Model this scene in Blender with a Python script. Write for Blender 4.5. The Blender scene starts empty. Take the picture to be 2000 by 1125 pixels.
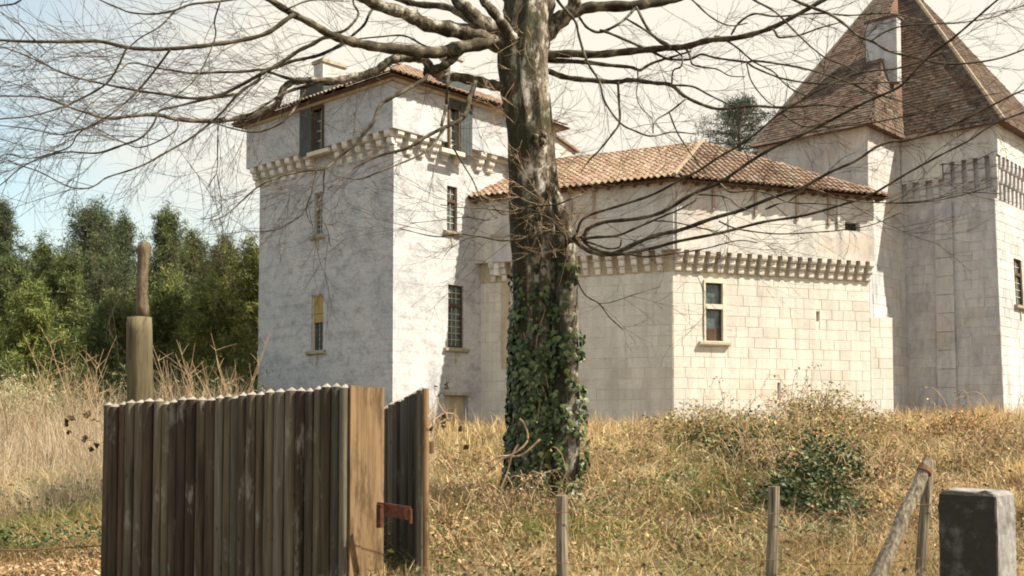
import bpy, math, random
import numpy as np
from mathutils import Vector, Matrix, noise
rnd = random.Random(7); rng = np.random.default_rng(7)
SC = bpy.context.scene; COL = SC.collection

# ---------------------------------------------------------------- camera
EYE = 1.6; F = 2100.0; PITCH = math.radians(2.5); HOR = 830.0
PY = HOR - F*math.tan(PITCH)
cam_d = bpy.data.cameras.new('camera'); cam = bpy.data.objects.new('camera', cam_d); COL.objects.link(cam)
cam.location = (0, 0, EYE); cam.rotation_euler = (math.pi/2 + PITCH, 0, 0)
cam_d.sensor_width = 36; cam_d.lens = 36*F/2000; cam_d.shift_y = (PY-562.5)/2000
cam_d.clip_start = 0.1; cam_d.clip_end = 3000
SC.camera = cam
cam_d.dof.use_dof = True; cam_d.dof.focus_distance = 26.0; cam_d.dof.aperture_fstop = 3.6

# ---------------------------------------------------------------- sun and sky
SUN_EL = math.radians(50); SUN_AZ = math.radians(-14)      # azimuth from +X towards +Y
sl = bpy.data.lights.new('sun', 'SUN'); sl.energy = 5.0; sl.angle = math.radians(0.53); sl.color = (1.0, .915, .745)
so = bpy.data.objects.new('sun', sl); COL.objects.link(so)
sdir = Vector((math.cos(SUN_AZ)*math.cos(SUN_EL), math.sin(SUN_AZ)*math.cos(SUN_EL), math.sin(SUN_EL)))
so.rotation_euler = sdir.to_track_quat('Z', 'Y').to_euler(); so.location = (30, 0, 40)
W = bpy.data.worlds.new('World'); SC.world = W; W.use_nodes = True
nt = W.node_tree; nt.nodes.clear()
def WN(t, **k):
    n = nt.nodes.new(t)
    for a, b in k.items(): setattr(n, a, b)
    return n
out = WN('ShaderNodeOutputWorld'); bg = WN('ShaderNodeBackground'); bg.inputs[1].default_value = 0.10
sky = WN('ShaderNodeTexSky'); sky.sky_type = 'NISHITA'; sky.sun_disc = False
sky.sun_elevation = SUN_EL; sky.sun_rotation = math.radians(90) - SUN_AZ
sky.air_density = 1.2; sky.dust_density = 1.2; sky.ozone_density = 1.8
tc = WN('ShaderNodeTexCoord')
dot = WN('ShaderNodeVectorMath', operation='DOT_PRODUCT'); nt.links.new(tc.outputs['Generated'], dot.inputs[0])
dot.inputs[1].default_value = (0.98, 0.20, 0.0)
mr = WN('ShaderNodeMapRange'); mr.inputs[1].default_value = -0.24; mr.inputs[2].default_value = 0.16
nt.links.new(dot.outputs['Value'], mr.inputs[0])
mp = WN('ShaderNodeMapping'); mp.inputs['Scale'].default_value = (1, 1, 2.3); nt.links.new(tc.outputs['Generated'], mp.inputs[0])
ns = WN('ShaderNodeTexNoise'); ns.inputs['Scale'].default_value = 3.4; ns.inputs['Detail'].default_value = 6; ns.inputs['Roughness'].default_value = .55
nt.links.new(mp.outputs[0], ns.inputs['Vector'])
cl = WN('ShaderNodeMapRange'); cl.inputs[1].default_value = .38; cl.inputs[2].default_value = .66; nt.links.new(ns.outputs[0], cl.inputs[0])
sc_ = WN('ShaderNodeMath', operation='MULTIPLY'); sc_.inputs[1].default_value = .55; nt.links.new(cl.outputs[0], sc_.inputs[0])
ad = WN('ShaderNodeMath', operation='ADD', use_clamp=True); nt.links.new(mr.outputs[0], ad.inputs[0]); nt.links.new(sc_.outputs[0], ad.inputs[1])
ad2 = WN('ShaderNodeMapRange'); ad2.inputs[3].default_value = .27; ad2.inputs[4].default_value = .98; nt.links.new(ad.outputs[0], ad2.inputs[0])
mx = WN('ShaderNodeMixRGB'); nt.links.new(ad2.outputs[0], mx.inputs[0]); tn = WN('ShaderNodeMixRGB', blend_type='MULTIPLY'); tn.inputs[0].default_value = 1; tn.inputs[2].default_value = (.95, 1.06, .93, 1); nt.links.new(sky.outputs[0], tn.inputs[1]); nt.links.new(tn.outputs[0], mx.inputs[1])
mx.inputs[2].default_value = (4.75, 4.42, 3.75, 1)
nt.links.new(mx.outputs[0], bg.inputs[0]); nt.links.new(bg.outputs[0], out.inputs[0])
SC.view_settings.view_transform = 'Standard'; SC.view_settings.look = 'None'
SC.view_settings.gamma = 1; SC.view_settings.exposure = 1.12; SC.view_settings.use_curve_mapping = False
SC.render.engine = 'CYCLES'
SC.cycles.max_bounces = 5; SC.cycles.diffuse_bounces = 3; SC.cycles.glossy_bounces = 2; SC.cycles.transparent_max_bounces = 4
SC.cycles.filter_width = 1.9; SC.cycles.use_denoising = True

# ---------------------------------------------------------------- geometry helpers
UP = Vector((0, -math.sin(PITCH), math.cos(PITCH))); FW = Vector((0, math.cos(PITCH), math.sin(PITCH)))
ORG = Vector((0, 0, EYE))
def ray(x, y):
    return Vector(((x-1000)/F, 0, 0)) + UP*(-(y-PY)/F) + FW
def at(x, y, Y):
    d = ray(x, y); return ORG + d*(Y/d.y)
def pxw(Y): return Y/F                      # metres per photo pixel at depth Y
class Face:
    """vertical wall plane: P start, u along, n outward"""
    def __init__(s, P, u, n, batter=None, sh=0):
        s.sh = sh
        s.P = Vector((P[0], P[1], 0)); s.u = Vector((u[0], u[1], 0)).normalized(); s.n = Vector((n[0], n[1], 0)).normalized(); s.b = batter
    def pt(s, a, z, d=0.0):
        if s.b:
            k = s.b(z); d += k; a -= k*max(0.0, 1-a/3.8)*s.sh
        return s.P + s.u*a + s.n*d + Vector((0, 0, z))
    def hit(s, x, y, d=0.0):
        r = ray(x, y); den = r.dot(s.n); t = (s.P + s.n*d - ORG).dot(s.n)/den
        q = ORG + r*t
        return (q-s.P).dot(s.u), q.z

def props(o, label=None, cat=None, group=None, kind=None):
    if label: o['label'] = label
    if cat: o['category'] = cat
    if group: o['group'] = group
    if kind: o['kind'] = kind
    return o
def link(o, parent=None):
    COL.objects.link(o)
    if parent is not None:
        o.parent = parent
        base = parent
        M = Matrix.Identity(4)
        while base is not None:
            M = M @ Matrix.Translation(-Vector(base['_loc'])) if False else M
            base = base.parent
        o.matrix_parent_inverse = parent_world(parent).inverted()
    return o
_pw = {}
def parent_world(o):
    if o.name in _pw: return _pw[o.name]
    return Matrix.Identity(4)
def thing(name, loc, label, cat, group=None):
    o = bpy.data.objects.new(name, None); COL.objects.link(o); o.location = loc; o.empty_display_size = .3
    _pw[o.name] = Matrix.Translation(Vector(loc))
    return props(o, label, cat, group)
def mesh_from(name, V, Fs, mat=None, smooth=False, col=None):
    me = bpy.data.meshes.new(name)
    if isinstance(V, np.ndarray):
        V = np.ascontiguousarray(V, dtype=np.float32).reshape(-1, 3); Fs = np.ascontiguousarray(Fs, dtype=np.int32)
        k = Fs.shape[1]; me.vertices.add(len(V)); me.vertices.foreach_set('co', V.ravel())
        me.loops.add(Fs.size); me.loops.foreach_set('vertex_index', Fs.ravel())
        me.polygons.add(len(Fs)); me.polygons.foreach_set('loop_start', np.arange(0, Fs.size, k, dtype=np.int32))
        me.polygons.foreach_set('loop_total', np.full(len(Fs), k, dtype=np.int32))
        me.polygons.foreach_set('use_smooth', np.full(len(Fs), smooth, dtype=bool))
        me.update(calc_edges=True)
        if col is not None:
            a = me.color_attributes.new('col', 'FLOAT_COLOR', 'POINT')
            c = np.ones((len(V), 4), dtype=np.float32); c[:, :3] = np.asarray(col).reshape(-1, 3); a.data.foreach_set('color', c.ravel())
    else:
        me.from_pydata([tuple(v) for v in V], [], Fs)
        if smooth:
            for p in me.polygons: p.use_smooth = True
    if mat: me.materials.append(mat)
    return me
def obj(name, me, parent=None, mtx=None):
    o = bpy.data.objects.new(name, me); link(o, parent)
    if mtx is not None: o.matrix_basis = mtx
    return o
class MB:
    def __init__(s): s.v = []; s.f = []
    def add(s, V, Fs):
        k = len(s.v); s.v += [Vector(v) for v in V]; s.f += [tuple(i+k for i in f) for f in Fs]
    def quad(s, a, b, c, d): s.add([a, b, c, d], [(0, 1, 2, 3)])
    def hexa(s, b, t):
        """b, t: four corners each (same order)"""
        s.add(list(b)+list(t), [(3, 2, 1, 0), (4, 5, 6, 7), (0, 1, 5, 4), (1, 2, 6, 5), (2, 3, 7, 6), (3, 0, 4, 7)])
    def fbox(s, F_, a0, a1, z0, z1, d0, d1):
        p = F_.pt
        s.hexa([p(a0, z0, d0), p(a1, z0, d0), p(a1, z0, d1), p(a0, z0, d1)], [p(a0, z1, d0), p(a1, z1, d0), p(a1, z1, d1), p(a0, z1, d1)])
    def tube(s, pts, rad, n=8, cap=True, jit=0.0):
        pts = [Vector(p) for p in pts]; k0 = len(s.v); up = Vector((0.13, 0.21, 1)).normalized(); N = len(pts)
        if not hasattr(rad, '__len__'): rad = [rad]*N
        for i, p in enumerate(pts):
            t = (pts[min(i+1, N-1)] - pts[max(i-1, 0)]).normalized()
            a = t.cross(up)
            if a.length < .05: a = t.cross(Vector((1, 0, 0)))
            a.normalize(); b = t.cross(a)
            for j in range(n):
                w = 2*math.pi*j/n; r = rad[i]*(1+jit*noise.noise(p*3.0+Vector((math.cos(w), math.sin(w), 0))*1.5))
                s.v.append(p + (a*math.cos(w)+b*math.sin(w))*r)
        for i in range(N-1):
            for j in range(n):
                j2 = (j+1) % n
                s.f.append((k0+i*n+j, k0+i*n+j2, k0+(i+1)*n+j2, k0+(i+1)*n+j))
        if cap:
            s.f.append(tuple(k0+j for j in range(n))[::-1]); s.f.append(tuple(k0+(N-1)*n+j for j in range(n)))
    def build(s, name, mat, parent=None, smooth=False):
        return obj(name, mesh_from(name, s.v, s.f, mat, smooth), parent)

def pieces(name, me, mats, parent, limit=300, label=None):
    """alike pieces sharing one mesh: nearest `limit` as objects, the rest joined as one stuff part"""
    mats = sorted(mats, key=lambda m: (m.translation-ORG).length)
    pi = parent_world(parent).inverted()
    for m in mats[:limit]:
        o = bpy.data.objects.new(name, me); COL.objects.link(o); o.parent = parent
        o.matrix_parent_inverse = pi; o.matrix_basis = m
    rest = mats[limit:]
    if rest:
        V = np.array([v.co[:] for v in me.vertices]); Fs = [tuple(p.vertices) for p in me.polygons]
        T = []
        for f in Fs:
            for i in range(1, len(f)-1): T.append((f[0], f[i], f[i+1]))
        T = np.array(T); M = np.array([[list(r) for r in m] for m in rest])
        VV = np.einsum('nij,vj->nvi', M[:, :3, :3], V) + M[:, None, :3, 3]
        TT = T[None] + (np.arange(len(rest))*len(V))[:, None, None]
        o = obj(name + 's', mesh_from(name+'s', VV.reshape(-1, 3), TT.reshape(-1, 3), me.materials[0]), parent)
        o['kind'] = 'stuff'
        return o
def mtx(x, y, z, p):
    m = Matrix.Identity(4)
    for i in range(3): m[i][0] = x[i]; m[i][1] = y[i]; m[i][2] = z[i]; m[i][3] = p[i]
    return m

# ---------------------------------------------------------------- materials
def new_mat(name):
    m = bpy.data.materials.new(name); m.use_nodes = True; t = m.node_tree; t.nodes.clear()
    o = t.nodes.new('ShaderNodeOutputMaterial'); b = t.nodes.new('ShaderNodeBsdfPrincipled'); t.links.new(b.outputs[0], o.inputs[0])
    b.inputs['Specular IOR Level'].default_value = .2
    return m, t, b
class G:
    """small node helper"""
    def __init__(s, t): s.t = t; s.L = t.links.new
    def n(s, ty, **k):
        q = s.t.nodes.new(ty)
        for a, b in k.items(): setattr(q, a, b)
        return q
    def pos(s, scale=(1, 1, 1)):
        g = s.n('ShaderNodeNewGeometry'); m = s.n('ShaderNodeMapping'); m.inputs['Scale'].default_value = scale
        s.L(g.outputs['Position'], m.inputs[0]); return m.outputs[0]
    def noise(s, vec, scale, detail=5, rough=.6):
        q = s.n('ShaderNodeTexNoise'); q.inputs['Scale'].default_value = scale; q.inputs['Detail'].default_value = detail
        q.inputs['Roughness'].default_value = rough; s.L(vec, q.inputs['Vector']); return q.outputs[0]
    def ramp(s, fac, stops):
        q = s.n('ShaderNodeValToRGB'); e = q.color_ramp.elements
        while len(e) < len(stops): e.new(.5)
        for i, (p, c) in enumerate(stops): e[i].position = p; e[i].color = (*c, 1) if len(c) == 3 else c
        s.L(fac, q.inputs[0]); return q.outputs[0]
    def mix(s, a, b, f, mode='MIX'):
        q = s.n('ShaderNodeMixRGB', blend_type=mode)
        for i, v in ((0, f), (1, a), (2, b)):
            if hasattr(v, 'is_linked') or hasattr(v, 'links'): s.L(v, q.inputs[i])
            elif isinstance(v, (int, float)): q.inputs[i].default_value = v
            else: q.inputs[i].default_value = (*v, 1)
        return q.outputs[0]
    def math(s, op, a, b=None, clamp=False):
        q = s.n('ShaderNodeMath', operation=op, use_clamp=clamp)
        for i, v in ((0, a), (1, b)):
            if v is None: continue
            if isinstance(v, (int, float)): q.inputs[i].default_value = v
            else: s.L(v, q.inputs[i])
        return q.outputs[0]
    def rand(s):
        o = s.n('ShaderNodeObjectInfo'); g = s.n('ShaderNodeNewGeometry')
        return s.math('FRACT', s.math('ADD', o.outputs['Random'], g.outputs['Random Per Island']))
    def bump(s, h, bsdf, strength=.4, dist=.02):
        q = s.n('ShaderNodeBump'); q.inputs['Strength'].default_value = strength; q.inputs['Distance'].default_value = dist
        s.L(h, q.inputs['Height']); s.L(q.outputs[0], bsdf.inputs['Normal'])

def mat_limestone(name, base, tint, dark, stain=.5, block=True, stainscale=.35):
    m, t, b = new_mat(name); g = G(t); p = g.pos()
    big = g.noise(p, stainscale, 6, .65); mid = g.noise(g.pos((1, 1, .45)), 1.6, 6, .7); fine = g.noise(p, 14, 5, .75)
    c = g.mix(base, tint, g.ramp(big, [(.38, (0, 0, 0)), (.66, (1, 1, 1))]))
    warm = g.noise(g.pos((1, 1, 1.3)), .33, 5, .7); c = g.mix(c, (.56, .42, .32), g.ramp(warm, [(.54, (0, 0, 0)), (.68, (.5, .5, .5))]))
    st = g.ramp(mid, [(.46, (0, 0, 0)), (.70, (stain, stain, stain))])
    c = g.mix(c, dark, st)
    fi = g.ramp(fine, [(.30, (.78, .77, .77)), (.62, (1, 1, 1))])
    c = g.mix(c, fi, .8, 'MULTIPLY')
    # vertical rain streaks
    stv = g.noise(g.pos((3.2, 3.2, .16)), 1.0, 5, .7)
    c = g.mix(c, g.ramp(stv, [(.42, (.80, .79, .80)), (.60, (1, 1, 1))]), .55, 'MULTIPLY')
    if block:
        r = g.rand(); c = g.mix(c, g.ramp(r, [(0, (.80, .77, .74)), (.5, (1, 1, 1)), (1, (.90, .90, .93))]), .55, 'MULTIPLY')
    t.links.new(c, b.inputs['Base Color']); b.inputs['Roughness'].default_value = .93
    g.bump(g.math('ADD', g.math('MULTIPLY', fine, .6), mid), b, .55, .03)
    return m
STONE = mat_limestone('limestone', (.72, .69, .625), (.64, .62, .58), (.42, .40, .37), .40)
STONE_GREY = mat_limestone('grey_limestone', (.60, .59, .59), (.52, .515, .53), (.25, .25, .27), .65, True, .5)
RENDER_ = mat_limestone('lime_render', (.66, .64, .595), (.57, .56, .55), (.31, .305, .31), .6, False, .45)
def mat_tower_render():
    """old lime render with the courses faintly showing through"""
    m, t, b = new_mat('worn_lime_render'); g = G(t); p = g.pos()
    big = g.noise(p, .5, 6, .65); mid = g.noise(g.pos((1, 1, 1.5)), 1.5, 7, .75); fine = g.noise(g.pos((1, 1, 1.6)), 9, 6, .8)
    c = g.mix((.54, .54, .55), (.44, .45, .48), g.ramp(big, [(.38, (0, 0, 0)), (.64, (1, 1, 1))]))
    c = g.mix(c, (.27, .27, .295), g.ramp(mid, [(.47, (0, 0, 0)), (.64, (.7, .7, .7))]))
    c = g.mix(c, g.ramp(fine, [(.34, (.66, .65, .66)), (.56, (1, 1, 1))]), .85, 'MULTIPLY')
    w = g.n('ShaderNodeTexWave', wave_type='BANDS', bands_direction='Z'); w.inputs['Scale'].default_value = .72
    w.inputs['Distortion'].default_value = 1.2; w.inputs['Detail'].default_value = 3; w.inputs['Detail Scale'].default_value = .7
    g.L(p, w.inputs['Vector'])
    cs = g.ramp(w.outputs[1], [(.0, (.78, .76, .76)), (.14, (1, 1, 1))])
    c = g.mix(c, cs, g.math('MULTIPLY', g.ramp(g.noise(p, .8, 3), [(.4, (0, 0, 0)), (.6, (1, 1, 1))]), .55), 'MULTIPLY')
    t.links.new(c, b.inputs['Base Color']); b.inputs['Roughness'].default_value = .95
    g.bump(g.math('ADD', fine, mid), b, .6, .035); return m
TRENDER = mat_tower_render()
def mat_simple(name, stops, scale=3, stretch=(1, 1, 1), rough=.9, bump=.4, dist=.02, rand=None, spec=.2, detail=6):
    m, t, b = new_mat(name); g = G(t); nf = g.noise(g.pos(stretch), scale, detail, .65)
    c = g.ramp(nf, stops)
    if rand: c = g.mix(c, g.ramp(g.rand(), rand), 1.0, 'MULTIPLY')
    t.links.new(c, b.inputs['Base Color']); b.inputs['Roughness'].default_value = rough; b.inputs['Specular IOR Level'].default_value = spec
    if bump: g.bump(nf, b, bump, dist)
    return m
MORTAR = mat_simple('tan_mortar', [(.38, (.46, .38, .28)), (.58, (.69, .65, .58))], 1.1)
MORTAR_G = mat_simple('grey_tan_mortar', [(.3, (.34, .28, .22)), (.6, (.54, .51, .48))], 1.3)
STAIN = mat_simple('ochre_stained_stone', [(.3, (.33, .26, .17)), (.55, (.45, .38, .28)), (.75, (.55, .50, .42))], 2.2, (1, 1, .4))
CORB = mat_simple('corbel_stone', [(.3, (.50, .475, .44)), (.5, (.66, .64, .61)), (.75, (.72, .70, .67))], 3.0, rand=[(0, (.85, .82, .78)), (1, (1, 1, 1))])
DRESS = mat_simple('dressed_stone', [(.3, (.50, .45, .36)), (.6, (.62, .58, .49))], 4)
OLDSILL = mat_simple('mossy_sill_stone', [(.3, (.20, .17, .12)), (.6, (.42, .38, .30))], 5)
BROWNW = mat_simple('brown_painted_wood', [(.3, (.055, .035, .025)), (.7, (.11, .075, .05))], 6, (1, 1, .2))
BARS = mat_simple('pale_glazing_bars', [(.3, (.36, .33, .27)), (.7, (.46, .43, .36))], 6)
SHUTTER = mat_simple('blue_grey_boards', [(.3, (.045, .055, .058)), (.7, (.085, .10, .105))], 4, (4, 4, .3))
OCHREB = mat_simple('ochre_shutter_board', [(.3, (.28, .20, .07)), (.7, (.40, .30, .12))], 5, (4, 4, .3))
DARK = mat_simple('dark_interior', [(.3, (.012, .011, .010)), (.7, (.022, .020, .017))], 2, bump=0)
UNDER = mat_simple('rafter_timber', [(.3, (.10, .065, .04)), (.7, (.19, .13, .085))], 3, (1, 1, 1))
POSTW = mat_simple('gallery_post_timber', [(.3, (.27, .20, .15)), (.7, (.40, .33, .28))], 4, (2, 2, .3))
def mat_glass():
    m, t, b = new_mat('old_window_glass'); g = G(t); nf = g.noise(g.pos(), 2.5, 4)
    t.links.new(g.ramp(nf, [(.35, (.035, .045, .05)), (.65, (.10, .14, .15))]), b.inputs['Base Color'])
    b.inputs['Roughness'].default_value = .12; b.inputs['Specular IOR Level'].default_value = .5
    g.bump(nf, b, .08, .02); return m
GLASS = mat_glass()
def mat_tile(name, stops, lich, amt):
    m, t, b = new_mat(name); g = G(t)
    c = g.ramp(g.rand(), stops); p = g.pos()
    l = g.noise(p, .9, 5, .7); c = g.mix(c, lich, g.ramp(l, [(.45, (0, 0, 0)), (.68, (amt, amt, amt))]))
    f = g.noise(p, 16, 4, .7); c = g.mix(c, g.ramp(f, [(.3, (.6, .6, .6)), (.65, (1, 1, 1))]), .7, 'MULTIPLY')
    t.links.new(c, b.inputs['Base Color']); b.inputs['Roughness'].default_value = .9; g.bump(f, b, .4, .015); return m
TILE = mat_tile('canal_tile_clay', [(0, (.19, .11, .08)), (.25, (.29, .18, .13)), (.5, (.37, .27, .21)), (.75, (.24, .15, .11)), (1, (.36, .30, .24))], (.24, .21, .12), .55)
TILE_B = mat_tile('brown_flat_tile_clay', [(0, (.06, .04, .032)), (.25, (.15, .09, .06)), (.5, (.095, .065, .052)), (.75, (.20, .135, .10)), (1, (.10, .09, .08))], (.20, .17, .14), .5)
HIPC = mat_simple('pale_hip_mortar', [(.3, (.20, .155, .11)), (.7, (.33, .275, .20))], 5)
ROOFD = mat_simple('roof_boarding', [(.3, (.10, .06, .04)), (.7, (.17, .10, .07))], 2)
def mat_col(name, rough=.85, trans=.25, spec=.2, mul=1.0):
    m, t, b = new_mat(name); g = G(t); a = g.n('ShaderNodeAttribute'); a.attribute_name = 'col'
    g.L(a.outputs['Color'], b.inputs['Base Color']); b.inputs['Roughness'].default_value = rough; b.inputs['Specular IOR Level'].default_value = spec
    if trans > 0:
        tr = g.n('ShaderNodeBsdfTranslucent'); g.L(a.outputs['Color'], tr.inputs[0]); ms = g.n('ShaderNodeMixShader'); ms.inputs[0].default_value = trans
        o = [n for n in t.nodes if n.type == 'OUTPUT_MATERIAL'][0]
        g.L(b.outputs[0], ms.inputs[1]); g.L(tr.outputs[0], ms.inputs[2]); g.L(ms.outputs[0], o.inputs[0])
    return m
GRASSM = mat_col('dry_grass_blades', .8, .3); NEEDLE = mat_col('pine_needles', .6, .2, .3); LEAFL = mat_col('dead_leaf', .8, .15)
# ================================================================ the castle
UL = Vector((-.734, .679, 0)); UR = Vector((.679, .734, 0))      # the two wall directions seen from the near corners
NL = Vector((-.679, -.734, 0)); NR = Vector((.734, -.679, 0))
GZ = EYE - 0.55                                                  # wall feet sit a little below the grass

def wall_sheet(mb, fc, s0, s1, z0, z1, holes=(), d=0.0, rev=.28, nz=1):
    S = sorted({s0, s1, *[h[0] for h in holes], *[h[1] for h in holes]}); Z = sorted({z0, z1, *[h[2] for h in holes], *[h[3] for h in holes]})
    if fc.b:
        Z = sorted(set(Z) | {z0+(z1-z0)*k/6 for k in range(1, 6)})
    S = [s for s in S if s0 <= s <= s1]; Z = [z for z in Z if z0 <= z <= z1]
    for i in range(len(S)-1):
        for j in range(len(Z)-1):
            cs = (S[i]+S[i+1])/2; cz = (Z[j]+Z[j+1])/2
            if any(h[0] < cs < h[1] and h[2] < cz < h[3] for h in holes): continue
            mb.quad(fc.pt(S[i], Z[j], d), fc.pt(S[i+1], Z[j], d), fc.pt(S[i+1], Z[j+1], d), fc.pt(S[i], Z[j+1], d))
    for (a, b, c, e) in [h[:4] for h in holes]:
        p = fc.pt
        mb.quad(p(a, c, d), p(b, c, d), p(b, c, d-rev), p(a, c, d-rev)); mb.quad(p(a, e, d), p(b, e, d), p(b, e, d-rev), p(a, e, d-rev))
        mb.quad(p(a, c, d), p(a, e, d), p(a, e, d-rev), p(a, c, d-rev)); mb.quad(p(b, c, d), p(b, e, d), p(b, e, d-rev), p(b, c, d-rev))
def rect(fc, x0, y0, x1, y1, d=0.0):
    a = fc.hit(x0, (y0+y1)/2, d)[0]; b = fc.hit(x1, (y0+y1)/2, d)[0]; xm = (x0+x1)/2
    z1 = fc.hit(xm, y0, d)[1]; z0 = fc.hit(xm, y1, d)[1]
    return (min(a, b), max(a, b), min(z0, z1), max(z0, z1))
def stone_mesh(name, mat):
    # unit block, front faces +z (0..1 deep), chamfered, slightly irregular
    c = .02; V = [(-.5, -.5, -1), (.5, -.5, -1), (.5, .5, -1), (-.5, .5, -1), (-.5, -.5, 0), (.5, -.5, 0), (.5, .5, 0), (-.5, .5, 0),
         (-.5+c, -.5+c, .5), (.5-c, -.5+c*1.4, .55), (.5-c*1.3, .5-c, .5), (-.5+c*.8, .5-c, .6)]
    Fs = [(0, 1, 5, 4), (1, 2, 6, 5), (2, 3, 7, 6), (3, 0, 4, 7), (4, 5, 9, 8), (5, 6, 10, 9), (6, 7, 11, 10), (7, 4, 8, 11), (8, 9, 10, 11)]
    return mesh_from(name, V, Fs, mat)
STONE_ME = stone_mesh('stone', STONE); STONEG_ME = stone_mesh('stone_grey', STONE_GREY)
def course_stones(fc, s0, s1, z0, z1, holes=(), ch=.40, bl=.62, d=0.0, zskip=None, end=None):
    out = []; z = z0; r = random.Random(int(s1*100)+int(z1*10)); j = .011
    n = max(1, round((z1-z0)/ch)); ch = (z1-z0)/n
    for k in range(n):
        za = z0+k*ch; zb = za+ch; hs = sorted([(h[0], h[1]) for h in holes if h[2] < zb-.03 and h[3] > za+.03])
        iv = []; cur = s0
        for a, b in hs:
            if a > cur: iv.append((cur, min(a, s1)))
            cur = max(cur, b)
        if cur < s1: iv.append((cur, s1))
        for a, b in iv:
            x = a; first = True
            while b-x > .05:
                w = bl*r.uniform(.65, 1.35)
                if first: w *= r.uniform(.5, 1); first = False
                if b-x-w < .28: w = b-x
                cx = x+w/2; cz = (za+zb)/2
                pr = r.uniform(.006, .014)
                p = fc.pt(cx, cz, d+.004)
                zt = fc.pt(cx, cz+.1, d)-fc.pt(cx, cz-.1, d); zt.normalize()
                nn = fc.u.cross(zt); nn = nn if nn.dot(fc.n) > 0 else -nn
                tilt = r.uniform(-.006, .006)
                out.append(mtx(fc.u*(w-j*r.uniform(.8, 1.6)), zt*(ch-j*r.uniform(.8, 1.5))+fc.u*tilt, nn*pr*1.6, p))
                x += w
    return out
def corbel_mesh(name, mat, steps=3):
    # unit: width 1 (x), height 1 (z, top at 0 down to -1), projects 1 along -y ... rounded noses
    V = []; Fs = []; mb = MB()
    for k in range(steps):
        y1 = -(1-k/steps*1.0)          # projection of this course
        z1 = -k/steps; z0 = -(k+1)/steps+.02
        prof = [(0, z1), (y1, z1), (y1, z1-.12/steps*3*.6), (y1*.97, z0+.10), (y1*.86, z0+.03), (y1*.70, z0), (0, z0)]
        n = len(prof); w = .5*(1-.03*k)
        vs = [(-w, p[0], p[1]) for p in prof]+[(w, p[0], p[1]) for p in prof]
        fs = [tuple(range(n)), tuple(range(2*n-1, n-1, -1))]+[(i, (i+1) % n+0, n+(i+1) % n, n+i) for i in range(n)]
        mb.add(vs, fs)
    return mesh_from(name, mb.v, mb.f, mat)
CORB_ME = corbel_mesh('corbel', CORB)
def corbel_m(fc, s, ztop, w, h, proj, d=0.0):
    return mtx(fc.u*w, -fc.n*proj, Vector((0, 0, h)), fc.pt(s, ztop, d))

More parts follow.
